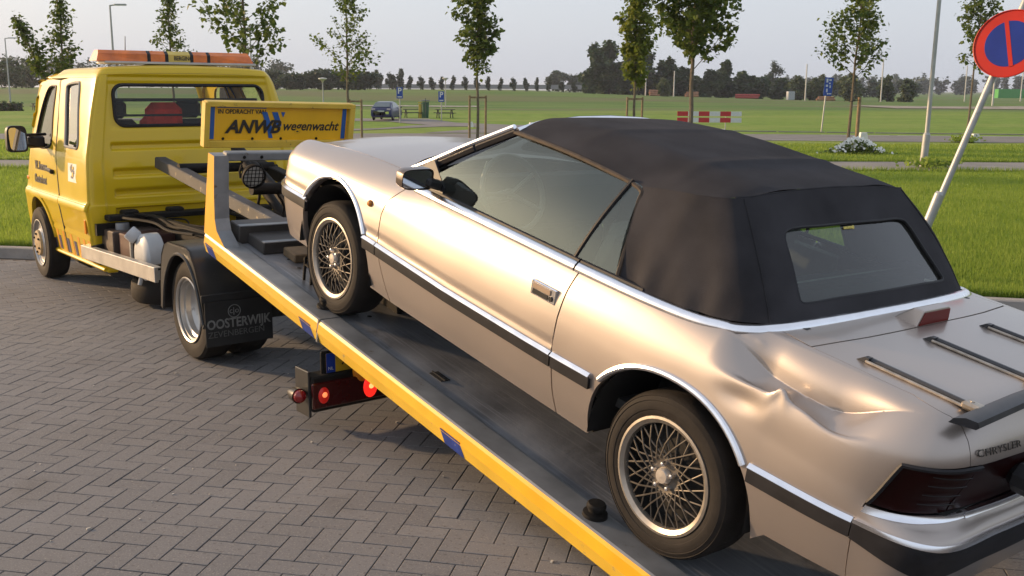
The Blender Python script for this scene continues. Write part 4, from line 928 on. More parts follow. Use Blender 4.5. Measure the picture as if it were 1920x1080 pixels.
    q.tube([(2.98, .70, .10), (3.07, .70, .10)], .008, 6); q.tube([(3.0, .59, .12), (3.02, .2, .10)], .01, 6); q.box((3.03, .45, .02), (.10, .35, .03)); D(q, 'wheel_stop', CHASSIS)
    # tilting subframe rails that stay behind when the deck slides back
    def rail(p, q_, w, h_):
        q = B(); q.beam(p, q_, w, h_, bev=.008); return q
    D(rail((3.5, .40, .06), (6.36, .405, -.105), .10, .095), 'tilt_rail', M('scuffed_rail', (.055, .055, .058), rough=.6, metal=.3, var=.3, scale=6, wear=(.33, .27, .17), wear_amt=.3, wscale=14))
    D(rail((3.5, -.40, .05), (6.2, -.405, -.10), .10, .10), 'tilt_rail', CHASSIS)
    for nm, pts, r_ in (('hydraulic_ram', [(6.0, -.12, .10), (4.3, -.05, -.18)], .052), ('hydraulic_ram', [(5.3, .10, .14), (4.4, .02, -.25)], .038), ('cross_tube', [(4.62, .36, .13), (4.62, -.7, .13)], .045), ('cross_tube', [(5.9, .42, -.04), (5.9, -.42, -.04)], .04)):
        q = B(); q.tube(pts, r_, 12); D(q, nm, CHASSIS)
    rr_ = random.Random(9)
    for i in range(7):
        y = .30-.14*i; q = B(); q.tube(smooth_poly([(4.6, y, .10), (4.62, y+rr_.uniform(-.1, .1), -.05), (4.5, y+rr_.uniform(-.15, .15), -.22), (4.35, y, -.30)], 5), .011, 6); D(q, 'hose', CHASSIS)
    b = B(); b.tube([(2.30, -.80, 1.11), (2.30, -1.75, 1.11)], .026, 8); b.build('rear_tube', CHASSIS, root)
    return root
truck = build_truck()
# ================================================================== the dented convertible on the deck (local: X forward, Y left, Z up from the deck)
def car_paint(name):
    m = M(name, (.435, .380, .342), rough=.37, metal=.75, coat=.5, var=.03, scale=2.2, rvar=.15)
    nt = m.node_tree; b = nt.nodes['Principled BSDF']; b.inputs['Coat Roughness'].default_value = .08
    return m
PAINT = car_paint('champagne_metallic_paint')
ALLOY = M('alloy_wheel', (.38, .345, .30), rough=.42, metal=.8, var=.15, scale=20, wear=(.12, .09, .07), wear_amt=.25, wscale=14)
SPOKE = M('spoke_metal', (.12, .105, .088), rough=.55, metal=.5, var=.25, scale=25)
CLOTH = M('black_soft_top_cloth', (.037, .036, .040), rough=.9, spec=.12, var=.30, scale=4, bump=.25, bscale=420, detail=10)
SEATM = M('grey_leather_seat', (.30, .28, .25), rough=.6, var=.1, scale=12, bump=.05)
TRIM_IN = M('interior_dark', (.05, .05, .05), rough=.7)
LAMPRED = M('smoked_red_lens', (.014, .0012, .0012), rough=.3, spec=.2, var=.3, scale=5)
REDLENS = M('dark_red_lens', (.17, .012, .008), rough=.4, spec=.25, var=.2)
GLASS_SIDE = glass('tinted_side_glass', (.58, .66, .61), ior=1.85, haze=.04, gcol=(.82, .95, .93))
GLASS_REAR = glass('rear_window_glass', (.50, .66, .63), ior=1.6, haze=.05)
GLASS_WS = glass('windscreen_glass', (.62, .68, .64), ior=1.6, haze=.05)

def build_car():
    root = empty('convertible_car', mw=CAR_MW)
    tag(root, 'champagne metallic convertible with black soft top and dented rear quarter, standing on the tilted flatbed', 'car')
    # ---- body net
    K, T = 10, 17
    ys = [.800, .828, .850, .856, .848, .826, .772]
    zm = [.275, .375, .50, .575, .70, .812, .912]
    zn = [.27, .37, .48, .56, .655, .73, .79]; zt = [.33, .41, .50, .585, .65, .830, .935]
    xn = [3.38, 3.47, 3.53, 3.54, 3.50, 3.43, 3.32]; xt = [-.95, -.98, -1.005, -1.015, -.970, -1.005, -.955]
    def ztop(x, y):
        if x > 1.9: base = float(np.interp(x, [1.9, 2.15, 2.55, 3.0, 3.3, 3.5], [.985, .985, .955, .895, .825, .76])); cr = .055
        elif x < .2: base = float(np.interp(x, [-1.1, -.95, -.85, -.3, .2], [.955, .985, .992, .992, .985])); cr = .035
        else: base = .985; cr = .05
        return base - cr*(y/.75)**2
    P = np.zeros((K, T, 3))
    side_x = [3.16, 2.86, 2.55, 2.1, 1.6, 1.1, .62, .3, 0, -.4, -.76]
    tap = [.962, .988, .998, 1, 1, 1, 1, 1, 1, .997, .970]
    z6 = [.838, .868, .890, .908, .912, .915, .918, .922, .930, .938, .937]
    z5 = [.765, .785, .800, .808, .812, .814, .816, .818, .822, .828, .832]
    y6 = [.700, .716, .726, .742, .768, .774, .776, .776, .765, .742, .722]
    for k in range(7):
        xl = xn[k]
        P[k, 0] = (xl, 0, zn[k]); P[k, 1] = (xl-.03, .38, zn[k]); P[k, 2] = (xl-.17, .66, zn[k]+.008)
        for i, x in enumerate(side_x):
            f = max(0, min(1, (x-2.3)/1.1)); g = max(0, min(1, (-x-.15)/.8))
            z = zm[k]+(zn[k]-zm[k])*f+(zt[k]-zm[k])*g; y = ys[k]*tap[i]
            if k == 5: z = z5[i]
            if k == 6: z = z6[i]; y = y6[i]
            P[k, 3+i] = (x, y, z)
        xe = xt[k]; fz = 1 if k < 6 else .985
        P[k, 14] = (xe+(.035 if k < 4 else .050), (.742 if k < 4 else .695 if k < 6 else .650), zt[k]); P[k, 15] = (xe+.006, .42, zt[k]); P[k, 16] = (xe, 0, zt[k])
    def inner(k, fy, fxn, fxt):
        for t in range(T):
            x, y, z = P[6, t]
            if t <= 2: x2 = x - fxn*(1 if t < 2 else .8)
            elif t == 3: x2 = x-.3*fxn
            elif t >= 14: x2 = x+fxt*(1 if t > 14 else .8)
            elif t == 13: x2 = x+.3*fxt
            else: x2 = x
            y2 = y*fy; P[k, t] = (x2, y2, ztop(x2, y2))
    inner(7, .875, .10, .055); inner(8, .46, .42, .30); inner(9, 0., .72, .48)
    net = Net(P, a=.34, b=.11)
    for k, fr, re in ((7, (3.23, 3.21, 3.10, 3.06), (-.745, -.855, -.895, -.905)), (8, (3.08, 3.07, 3.02, 2.98), (-.69, -.735, -.755, -.765)), (9, (2.98, 2.97, 2.95, 2.92), (-.55, -.60, -.63, -.65))):
        for t, x in zip((0, 1, 2, 3, 13, 14, 15, 16), fr+re):
            y = P[k, t, 1]; P[k, t] = (x, y, ztop(x, y))
    net = Net(P, a=.34, b=.11)
    # orientation: outward on the left side
    nn = net.nrm(np.array([8.]), np.array([4.]))
    if nn[0, 1] < 0: net.sign = -1.
    def dent(p, t, sv):
        """crash dent in the left rear shoulder: a wall pushed in from the trunk edge, a flat ledge below it and a kicked-out lower lip"""
        x = p[..., 0]; ss = lambda a, b, v: (lambda q: q*q*(3-2*q))(np.clip((v-a)/(b-a), 0, 1))
        if not np.any((p[..., 1] > .5) & (x < .2)): return p
        w = ss(-.09, -.31, x)*ss(-.84, -.54, x)*(p[..., 1] > 0)
        sB = 4.93+.22*np.exp(-((x+.41)/.028)**2)-.22*np.exp(-((x+.62)/.12)**2)+.06*np.sin(x*9)
        sA = 6.02+.10*np.sin(x*8+1.); sT = 6.88
        PB = net.raw(t, sB); PT = net.raw(t, np.full_like(sv, sT)); A = np.stack([x, .717+.006*np.sin(x*11), .842+.012*np.sin(x*7+2)], -1)
        u = np.clip((sv-sB)/(sA-sB), 0, 1)[..., None]; v = np.clip((sv-sA)/(sT-sA), 0, 1)[..., None]
        led = PB*(1-u)+A*u; led[..., 2] -= .010*np.sin(math.pi*u[..., 0])
        wall = np.concatenate([A[..., :1]*(1-v)+PT[..., :1]*v, A[..., 1:2]*(1-v**1.4)+PT[..., 1:2]*v**1.4, A[..., 2:]*(1-v**.52)+PT[..., 2:]*v**.52], -1)
        tgt = np.where((sv < sA)[..., None], led, wall); tgt[..., 0] = x
        inz = (ss(sB-.06, sB+.30, sv)*(sv < sT))[..., None]
        q = p+(tgt-p)*w[..., None]*inz
        lip = .008*np.exp(-((x+.41)/.03)**2)*np.exp(-((sv-sB-.05)/.20)**2)
        hol = .009*np.exp(-((x+.275)/.085)**2)*np.exp(-((sv-sB+.36)/.26)**2)
        crk = .005*np.exp(-((x+.14)/.035)**2)*np.exp(-((sv-6.15)/.13)**2)-.003*np.exp(-((x+.22)/.02)**2)*np.exp(-((sv-6.3)/.12)**2)
        q = q+np.stack([0*x, lip-hol-crk*.6, lip*.5-crk], -1)*(p[..., 1] > 0)[..., None]; return q
    SX = lambda x, z: net.inv(x, z, (0, 2), 2.2, 14.2, 0, 6.6)
    TOP = lambda x, y: net.inv(x, y, (0, 1), 0, 16, 5.6, 9)
    REAR = lambda y, z: net.inv(y, z, (1, 2), 13.0, 16, 0, 6.4)
    poly = lambda pts: [SX(*p) for p in pts]
    ZX = [-.8, -.3, .4, .7, 1.4, 2.1, 2.3, 2.8, 3.1, 3.5]; ZZ = [.588, .578, .560, .553, .553, .572, .572, .585, .583, .572]
    zc = lambda x: float(np.interp(x, ZX, ZZ))
    crease = lambda P: -.0055*np.exp(-((P[:, 2]-np.interp(P[:, 0], ZX, ZZ)-.030)/.010)**2)*(np.abs(P[:, 1]) > .7)
    # ---- outlines on the side (x, z)
    archF = lambda n, e=0.: [(2.52+(.385+e)*math.cos(a), .375+(.392+e)*math.sin(a)) for a in np.linspace(rad(-12), rad(192), n)]
    archR = lambda n, e=0.: [(.0+(.415+e)*math.copysign(abs(math.cos(a))**.92, math.cos(a)), .325+(.378+e)*math.copysign(abs(math.sin(a))**.9, math.sin(a))) for a in np.linspace(rad(-4), rad(184), n)]
    bot = .283
    seamF = [(1.95, .285), (1.985, .38), (2.022, .48), (2.045, .60), (2.048, .72), (2.02, .80), (1.95, .872)]
    seamR = [(.612, .285), (.632, .40), (.646, .55), (.650, .70), (.640, .82), (.622, .905)]
    s_hood = 6.55
    tS = lambda x: SX(x, .9)[0]
    # front fender: from the door seam forward round the front wheel
    aF = archF(30)
    fr_t = 2.35
    fpts = [SX(*p) for p in seamF] + [(tS(1.9), s_hood)] + [(t, s_hood) for t in np.linspace(tS(1.9), fr_t, 12)[1:]] + [(fr_t, s) for s in (6.0, 5.0, 4.0, 3.25)] \
        + [SX(x, z) for x, z in ((3.1, .585), (2.95, .583), (2.875, .58))] + [SX(*p) for p in aF if p[1] < .60 and p[0] > 2.6][-1:] \
        + [SX(*p) for p in aF if not (p[0] > 2.6 and p[1] < .60)]
    body = panel(net, fpts, 'front_fender', PAINT, root, h=.016, thick=.03, mirror=True, fn_off=crease)
    # hood
    thood = tS(2.02)
    hp = [(t, s_hood+.03) for t in np.linspace(thood, 0, 24)] + [(0, 9.)] + [TOP(x, y) for x, y in ((2.36, .0), (2.33, .25), (2.22, .5))]
    panel(net, hp, 'hood', PAINT, root, h=.035, thick=.02, both=True)
    # cowl grille
    cp = [TOP(x, y) for x, y in ((2.325, .0), (2.30, .25), (2.19, .50), (2.04, .655), (1.93, .655), (2.06, .5), (2.14, .25), (2.17, .0))]
    panel(net, cp, 'cowl_grille', DARKPL, root, h=.04, off=-.012, both=True)
    b = B()
    for i in range(7):
        y = .20+.055*i
        b.tube([(2.30-.12*(y/.55)**2-.02*k, y, ztop(2.2, y)-.006+.004*k) for k in range(4)], .004, 5)
    pass
    b.build('wiper', DARKPL, root)
    # door
    g = .0075
    dtop = [SX(x, .922) for x in (.626, 1.0, 1.5, 1.93)]
    dp = [SX(x-g, z) for x, z in seamF] + [SX(1.93, .905)] + [SX(x, .9) for x in (1.6, 1.2, .9)] + [SX(x+g, z) for x, z in reversed(seamR)]
    dp = [(t, min(s, 6.0)) for t, s in dp]
    doors = panel(net, dp, 'door', PAINT, root, h=.016, thick=.03, mirror=True, fn_off=crease)
    # rear quarter (left one carries the dent)
    belt = [(.62, .772), (.3, .770), (.05, .758), (-.08, .735), (-.17, .695), (-.232, .637)]
    seamT = [(-.36, .655), (-.55, .655), (-.75, .655), (-.88, .655)]
    cornerS = [REAR(.642, .93), REAR(.645, .90), REAR(.65, .832)]
    lampTop = [REAR(.70, .838)] + [SX(-.83, .822), SX(-.855, .79)]
    qside = [SX(*p) for p in seamR] + [SX(.62, .915), SX(.3, .919)] + [TOP(*p) for p in belt[2:]] + [TOP(*p) for p in seamT] + cornerS + \
        [REAR(.69, .826), REAR(.73, .818), SX(-.848, .806), SX(-.815, .73), SX(-.782, .645), SX(-.770, .600)] + \
        [SX(-.772, .36), SX(-.62, .352), SX(-.47, .345)] + [SX(*p) for p in reversed(archR(34))] + [SX(.43, .285), SX(.5, .285)]
    net.disp = dent; net.eps = .006
    tl_ = np.linspace(SX(.02, .85)[0], SX(-.80, .85)[0], 60); xl_ = net.raw(tl_, np.full(60, 6.))[:, 0]; lineA = [(t, 6.02+.10*math.sin(x*8+1.)) for t, x in zip(tl_, xl_)]
    panel(net, qside, 'rear_quarter', PAINT, root, h=.010, thick=.02, lines=[lineA])['label'] = 'left rear quarter panel with a long crash dent'
    net.disp = None; net.eps = 2e-3
    rq = panel(net, qside, 'rear_quarter', PAINT, root, h=.035, thick=.02, mirror=True); bpy.data.objects.remove(rq[0])
    # trunk lid and tonneau strip
    seamC = [(-.372, .652), (-.392, .55), (-.415, .40), (-.430, .2), (-.436, .0)]
    tl = [TOP(x, y-.0018) for x, y in seamT] + [(t, s) for t, s in [REAR(.6395, .93), REAR(.6425, .90), REAR(.6475, .832)]] + [REAR(.5, .833), REAR(.3, .835), (16., 5.04), (16., 7), (16., 9.)] + [TOP(x-.003, y) for x, y in reversed(seamC)]
    panel(net, tl, 'trunk_lid', PAINT, root, h=.03, thick=.02, both=True)
    tn = [TOP(x+.004, y-.002) for x, y in seamC] + [TOP(-.27, .0), TOP(-.268, .25), TOP(-.25, .48), TOP(-.215, .60), TOP(-.235, .635)]
    panel(net, tn, 'tonneau_panel', PAINT, root, h=.03, thick=.015, both=True)
    # rear face: lamp band, bumper
    b = B()
    lampL = [SX(-.845, .799), REAR(.725, .811), REAR(.685, .817), REAR(.65, .822), REAR(.60, .824), REAR(.63, .653), REAR(.68, .651), REAR(.73, .650), SX(-.788, .648)]
    lo = panel(net, lampL, 'tail_lamp', LAMPRED, root, h=.025, off=-.006, thick=.02, mirror=True)
    lampC = [REAR(.593, .824), REAR(.4, .827), REAR(.2, .828), (16., REAR(.02, .828)[1]), (16., REAR(.02, .656)[1]), REAR(.2, .655), REAR(.4, .654), REAR(.622, .653)]
    panel(net, lampC, 'lamp_panel', LAMPRED, root, h=.03, off=-.008, thick=.02, both=True)
    for s_ in lo:
        sg = 1 if s_ is lo[0] else -1
        b = B()
        for z in (.685, .72, .755, .788):
            pts = [net.pos(*REAR(y, z))+net.nrm(*REAR(y, z))*.001 for y in np.linspace(.735, .615, 10)]
            b.tube([(p[0], sg*p[1], p[2]-.001) for p in pts], .0016, 5)
        b.build('lens_rib', DARKPL, s_)
        b = B(); pts = [net.pos(*SX(x, z))+net.nrm(*SX(x, z))*.002 for x, z in ((-.843, .790), (-.820, .73), (-.798, .662))]
        b.tube([(p[0], sg*p[1], p[2]) for p in pts], .0045, 6); b.build('amber_strip', M('amber_reflector', (.65, .38, .05), rough=.25), s_)
        # black frame round the lamp
        b = B(); loop = [lampL[i] for i in (8, 0, 1, 2, 3, 4)]
        pts = [net.pos(*q)+net.nrm(*q)*.003 for q in dense(loop, .05, False)]
        b.tube([(p[0], sg*p[1], p[2]) for p in pts], .008, 6); b.build('lamp_frame', RUBBER, s_)
    b = B(); b.box((-1.03, 0, .745), (.12, .80, .095), bev=.03); b.box((-1.088, .0, .745), (.02, .68, .065), bev=.008); b.build('plate_garnish', DARKPL, root)
    # upper bumper body-coloured, chrome, rubber, lower skirt
    def band(name, mat, zt_, zb_, off, thick, x_end=-.772, z_end=None, h=.03):
        ze = z_end or (zt_, zb_)
        ys_ = [.02, .2, .4, .55, .65, .74]
        top_ = [(16., REAR(.02, zt_)[1])]+[REAR(y, zt_) for y in ys_[1:]]+[SX(x_end, ze[0])]
        bt_ = [(16., REAR(.02, zb_)[1])]+[REAR(y, zb_) for y in ys_[1:]]+[SX(x_end, ze[1])]
        return panel(net, top_+bt_[::-1], name, mat, root, h=h, off=off, thick=thick, both=True)
    band('rear_bumper', PAINT, .632, .585, .006, .03)
    band('bumper_skirt', PAINT, .485, .335, .004, .03, x_end=-.776, z_end=(.527, .365))
    band('bumper_strip', RUBBER, .578, .478, .017, .03, z_end=(.580, .526))
    band('bumper_chrome', CHROME, .588, .577, .021, .03, z_end=(.592, .580), h=.012)
    for yy in ((.565, .70), (.02, .56)):
        y1, y2 = yy
        q = [REAR(y2, .648), REAR(y1, .650), REAR(y1, .627), REAR(y2, .624)]
        if y1 > .1: q = [SX(-.786, .642)]+[REAR(.735, .646)]+q+[REAR(.735, .622), SX(-.781, .618)]
        panel(net, q, 'lamp_chrome', CHROME, root, h=.02, off=.012, thick=.02, mirror=True)
    # ---- front bumper
    tb = SX(2.89, .5)[0]
    for nm, mt, s0_, s1_, of in (('front_bumper', PAINT, 0., 3.15, 0.), ):
        q = [(t, 0.) for t in np.linspace(0., tb, 8)] + [SX(2.895, .40), SX(2.885, .48), SX(2.862, .55), SX(2.845, .585)] + [(t, 3.1) for t in np.linspace(SX(2.86, .585)[0], 0., 8)[1:]]
        panel(net, q, nm, mt, root, h=.03, off=of, thick=.03, both=True)
    nose = [(t, 3.2) for t in np.linspace(0., 2.33, 8)]+[(2.33, 4.), (2.33, 5.), (2.33, 6.), (2.33, s_hood)]+[(t, s_hood) for t in np.linspace(2.33, 0., 8)[1:]]
    panel(net, nose, 'nose_panel', PAINT, root, h=.035, thick=.02, both=True)
    # ---- mouldings along the side: rubber with a chrome top
    def sideband(name, mat, x0, x1, zlo, zhi, off, thick, n=10, slope=None):
        xs = np.linspace(x0, x1, n); q = [SX(x, zhi(x)) for x in xs]+[SX(x, zlo(x)) for x in xs[::-1]]
        return panel(net, q, name, mat, root, h=.03 if slope is None else .007, off=off, thick=thick, mirror=True, fn_off=slope)
    for x0, x1 in ((-.768, -.385), (.405, .637), (.645, 2.036), (2.044, 2.17), (2.83, 3.3)):
        sideband('side_moulding', RUBBER, x0, x1, lambda x: zc(x)-.062, lambda x: zc(x)-.006, .014, .02)
        sideband('moulding_chrome', CHROME, x0, x1, lambda x: zc(x)-.009, lambda x: zc(x)+.005, .007, .022, slope=lambda P: .013*np.clip((np.interp(P[:, 0], ZX, ZZ)+.005-P[:, 2])/.014, 0, 1))
    q = [(t, 2.45) for t in np.linspace(0., SX(3.3, .56)[0], 8)]+[(t, 2.95) for t in np.linspace(SX(3.3, .56)[0], 0., 8)]
    panel(net, q, 'bumper_strip', RUBBER, root, h=.03, off=.014, thick=.02, both=True)
    q = [(t, 2.93) for t in np.linspace(0., SX(3.3, .56)[0], 8)]+[(t, 3.1) for t in np.linspace(SX(3.3, .56)[0], 0., 8)]
    panel(net, q, 'bumper_chrome', CHROME, root, h=.03, off=.019, thick=.022, both=True)
    # arch trims
    for nm, ar, lo_, hi_ in (('front', archF, .555, .57), ('rear', archR, .545, .57)):
        inn = [p for p in ar(40, -.003) if p[1] > .535]; ou = [p for p in ar(40, .026) if p[1] > .535]
        q = [SX(*p) for p in ar(40, .012) if p[1] > .545]; pts = [net.pos(*p)+net.nrm(*p)*.002 for p in q]
        for sg in (1, -1): b = B(); b.tube([(p[0], sg*p[1], p[2]) for p in pts], .0125, 8); b.build('arch_trim', CHROME, root)
    # belt line chrome, swept flat strip
    belt3 = [(1.86, .778, .903), (1.5, .782, .906), (1.1, .787, .910), (.66, .789, .913)], [(.65, .789, .913), (.3, .786, .917), (.05, .774, .926), (-.08, .748, .941), (-.17, .702, .958), (-.225, .62, .974), (-.255, .45, .984), (-.275, .2, .992), (-.279, 0, .994)]
    def flat_strip(b, pts, w, th):
        pts = [Vector(p) for p in smooth_poly(pts, 5)]
        vs = []; n = len(pts)
        for i, p in enumerate(pts):
            d = (pts[min(i+1, n-1)]-pts[max(i-1, 0)]).normalized(); up = Vector((.0, p.y*.9, .55)) if p.x > -.1 else Vector((-.35, p.y*.4, .85))
            a = d.cross(up).normalized(); nn_ = a.cross(d).normalized()
            for u, v in ((-1, -1), (-.8, 0.6), (0, 1), (.8, .6), (1, -1)): vs.append(p+a*w/2*u+nn_*th*v)
        fs = [(i*5+k, i*5+k+1, i*5+5+k+1, i*5+5+k) for i in range(n-1) for k in range(4)]
        b.add(vs, fs)
    for sg in (1, -1):
        for k_, pts in enumerate(belt3):
            b = B(); flat_strip(b, [(x, sg*y, z) for x, y, z in pts], .044, .007); b.build('belt_chrome', CHROME, root, fix=True, smooth=60)
            if k_ == 0:
                b = B(); b.tube([(x, sg*(y-.022), z+.016) for x, y, z in [(1.9, .772, .905)]+list(pts)], .011, 8); b.build('window_seal', RUBBER, root)
            else:
                b = B(); b.tube([(x, sg*(y-.022), z+.016) for x, y, z in pts[:2]], .011, 8); b.build('window_seal', RUBBER, root)
    # ---- windscreen, pillars
    ws_t = [(1.405, 0, 1.335), (1.395, .3, 1.328), (1.36, .555, 1.300)]; ws_b = [(2.19, 0, .99), (2.14, .3, .975), (1.98, .665, .93)]
    def wsg(u, v):
        y = (u*2-1)
        def at(c): a = abs(y); return np.array([np.interp(a, [0, .5, 1], [q[i] for q in c]) for i in range(3)])
        p = at(ws_b)*(1-v)+at(ws_t)*v; n_ = np.array([.5, 0, .9])*.02*math.sin(math.pi*v); p = p+n_
        return (p[0], p[1]*(1 if y >= 0 else -1), p[2])
    b = B(); b.grid(wsg, 16, 8); b.build('windscreen', GLASS_WS, root)
    for sg in (1, -1):
        b = B(); pil = [(2.07, sg*.705, .905), (1.85, sg*.685, 1.02), (1.6, sg*.640, 1.165), (1.375, sg*.590, 1.292)]
        for i in range(3): b.beam(pil[i], pil[i+1], .040, .035, up=(.4, sg*.3, .9), bev=.008)
        b.build('windscreen_pillar', RUBBER, root)
        b = B(); pl = [(x+.018, y+sg*.012, z+.017) for x, y, z in pil]; b.tube(smooth_poly(pl, 4), .013, 8); b.build('pillar_chrome', CHROME, root)
    b = B(); b.tube([(1.375, .60, 1.292), (1.405, .45, 1.318), (1.418, .2, 1.338), (1.42, 0, 1.343), (1.418, -.2, 1.338), (1.405, -.45, 1.318), (1.375, -.60, 1.292)], .018, 8); b.build('windscreen_header', CHROME, root)
    # ---- soft top: roof skin and wrap-round rear
    yb = lambda x: .775
    GT, GN = 9, 6
    ring_b = [(.450, .764, .925), (.28, .760, .928), (.08, .748, .938), (-.06, .722, .952), (-.15, .675, .966), (-.205, .595, .978), (-.235, .43, .988), (-.255, .2, .994), (-.262, 0, .997)]
    ring_t = [(.548, .612, 1.262), (.42, .607, 1.285), (.27, .595, 1.305), (.185, .575, 1.318), (.145, .545, 1.326), (.128, .48, 1.333), (.118, .36, 1.345), (.113, .18, 1.355), (.112, 0, 1.358)]
    Q = np.zeros((6, 9, 3))
    for j in range(9):
        bq, tq = np.array(ring_b[j]), np.array(ring_t[j])
        for i, u in enumerate((0, .25, .5, .75, 1.)):
            bul = math.sin(math.pi*u)*np.interp(j, [0, 2, 3.5, 5, 6, 8], [.012, .022, .035, .02, .0, -.004]); out_ = np.array([-.25 if j < 3 else -.7, .9 if j < 5 else .2, .15])
            Q[i, j] = bq*(1-u)+tq*u+out_*bul
        Q[5, j] = tq + np.array([.06, -.05 if j < 6 else 0, .012])
    snet = Net(Q[:5], top_mirror=False, a=.14, b=.1, start_mirror=False)
    nn = snet.nrm(np.array([1.]), np.array([2.])); snet.sign = 1. if nn[0, 1] > 0 else -1.
    def sag(p, t, sv):
        x, y, z = p[..., 0], np.abs(p[..., 1]), p[..., 2]; o = np.zeros_like(p)
        w = np.exp(-((x-.40)/.05)**2)*.012*np.clip((1.27-z)/.3, 0, 1)-np.exp(-((x-.28)/.05)**2)*.007 + .0045*np.sin(x*34-z*13)*np.clip((1.22-z)/.25, 0, 1)*np.clip((.55-x)/.15, 0, 1) + .003*np.sin(x*60+z*5)*np.clip((1.1-z)/.2, 0, 1)
        w = 1.1*w*np.clip((y-.5)/.1, 0, 1); o[..., 1] = -w*np.sign(p[..., 1]); return p+o
    snet.disp = sag
    # window outline in the back (y, z)
    SB = lambda y, z: snet.inv(y, z, (1, 2), 4.2, 8, 0, 4)
    wl = smooth_poly([(.0, 1.248), (.2, 1.245), (.36, 1.240), (.412, 1.216), (.44, 1.14), (.474, 1.055), (.476, 1.037), (.44, 1.031), (.25, 1.039), (0, 1.043)], 5)
    hole = [SB(max(y, .0), z) for y, z in wl]
    hole = [(min(t, 8.) if y > .004 else 8.0, s) for (t, s), (y, z) in zip(hole, wl)]
    op = [(0, 0)]+[(t, 0) for t in range(1, 9)] + [hole[-1]] + hole[::-1][1:-1] + [hole[0]] + [(t, 4) for t in range(8, -1, -1)]
    panel(snet, op, 'soft_top_rear', CLOTH, root, h=.022, thick=.012, both=True)
    hole_w = [(min(t, 8.), s) for t, s in hole]
    panel(snet, hole, 'rear_window', GLASS_REAR, root, h=.04, off=-.012, thick=0, both=True)
    rim = [snet.pos(*q)-snet.nrm(*q)*.004 for q in hole[1:-1]]
    b = B(); b.tube([tuple(p) for p in rim]+[(p[0], -p[1], p[2]) for p in rim[::-1]], .006, 6, closed=True); b.build('rear_window_seal', RUBBER, root)
    # sticker at the top edge of the rear window
    st = snet.pos(*SB(.02, 1.236)); nn_ = snet.nrm(*SB(.02, 1.236))
    b = B(); mw = frame(tuple(st-nn_*.008), (0, -1, 0), (.42, 0, .9)); b.prism([(-.035, -.006), (.02, -.006), (.02, .004), (-.035, .004)], 0, .001, mw); b.prism([(.028+.008*math.cos(a), -.001+.008*math.sin(a)) for a in np.linspace(0, 6.28, 14)[:-1]], 0, .001, mw)
    b.build('window_sticker', M('yellow_sticker', (.55, .45, .08), var=.5, scale=120), root)
    # roof skin
    xs_ = [1.418, 1.30, 1.05, .80, .56, .35, .2, .112]; zc_ = [1.352, 1.368, 1.386, 1.392, 1.386, 1.374, 1.365, 1.358]
    ze_ = [1.296, 1.300, 1.300, 1.288, 1.262, 1.292, 1.315, 1.333]; ye_ = [.600, .608, .612, .613, .612, .601, .580, .48]
    xe_ = [1.385, 1.28, 1.04, .80, .560, .34, .19, .128]
    def roof(u, v):
        a = u*2-1; q = v*7; i = min(int(q), 6); w = cr_w(np.array(q-i))
        def at(L): L2 = [2*L[0]-L[1]]+L+[2*L[-1]-L[-2]]; return float(sum(w[k]*L2[i+k] for k in range(4)))
        x0, x1, z0, z1, y1 = at(xs_), at(xe_), at(zc_), at(ze_), at(ye_)
        aa = abs(a); e = .16*aa**2+.84*max(0, (aa-.62)/.38)**1.35
        bow = .006*(math.exp(-((x0-.98)/.03)**2)+math.exp(-((x0-.45)/.03)**2))*(1-e)
        return (x0+(x1-x0)*aa**2, y1*math.sin(a*math.pi/2)**1 if False else y1*a*(1.0+.06*(1-aa)), z0+(z1-z0)*e+bow)
    b = B(); b.grid(roof, 40, 56)
    b.build('soft_top_roof', CLOTH, root, fix=True, smooth=60)
    for sg in (1, -1):   # folded hem along the side windows
        pts = [(x, sg*(y+.004), z-.010) for x, y, z in zip(xe_[:5], ye_[:5], ze_[:5])]+[(.530, sg*.640, 1.20), (.490, sg*.70, 1.07), (.452, sg*.760, .935)]
        b = B(); b.tube(smooth_poly(pts, 4), .010, 6); b.build('soft_top_hem', M('brown_worn_hem', (.055, .04, .028), rough=.8, var=.4, scale=30), root)
    b = B(); b.tube([(x+.006, y, z) for x, y, z in [(1.372, .60, 1.300), (1.402, .45, 1.324), (1.418, .2, 1.346), (1.42, 0, 1.352), (1.418, -.2, 1.346), (1.402, -.45, 1.324), (1.372, -.60, 1.300)]], .010, 6); b.build('soft_top_hem', MATS['brown_worn_hem'], root)
    # rear bow seam
    b = B(); b.tube([(x+.002, y, z-.001) for x, y, z in ring_t[4:]]+[(x+.002, -y, z-.001) for x, y, z in ring_t[-2:3:-1]], .0045, 6); b.build('roof_seam', CLOTH, root)
    for sg in (1, -1):
        b = B(); pts = [snet.pos(4.55, s_)+snet.nrm(4.55, s_)*.0015 for s_ in np.linspace(.02, 3.95, 22)]; b.tube([(p[0], sg*p[1], p[2]) for p in pts], .0028, 5); b.build('corner_seam', CLOTH, root)
    # ---- side glass
    for sg in (1, -1):
        gb = [(1.86, .752, .93), (.708, .764, .93)]; gt = [(1.335, .598, 1.290), (.610, .608, 1.272)]
        b = B(); b.grid(lambda u, v: tuple((np.array(gb[0])*(1-u)+np.array(gb[1])*u)*(1-v)+(np.array(gt[0])*(1-u)+np.array(gt[1])*u)*v+np.array([0, .018*math.sin(math.pi*v), .004*math.sin(math.pi*u)*v])), 10, 8)
        b.v = [(x, sg*y, z) for x, y, z in b.v]; b.build('side_window', GLASS_SIDE, root)
        qb = [(.694, .764, .93), (.460, .762, .93)]; qt = [(.596, .610, 1.270), (.546, .612, 1.262)]
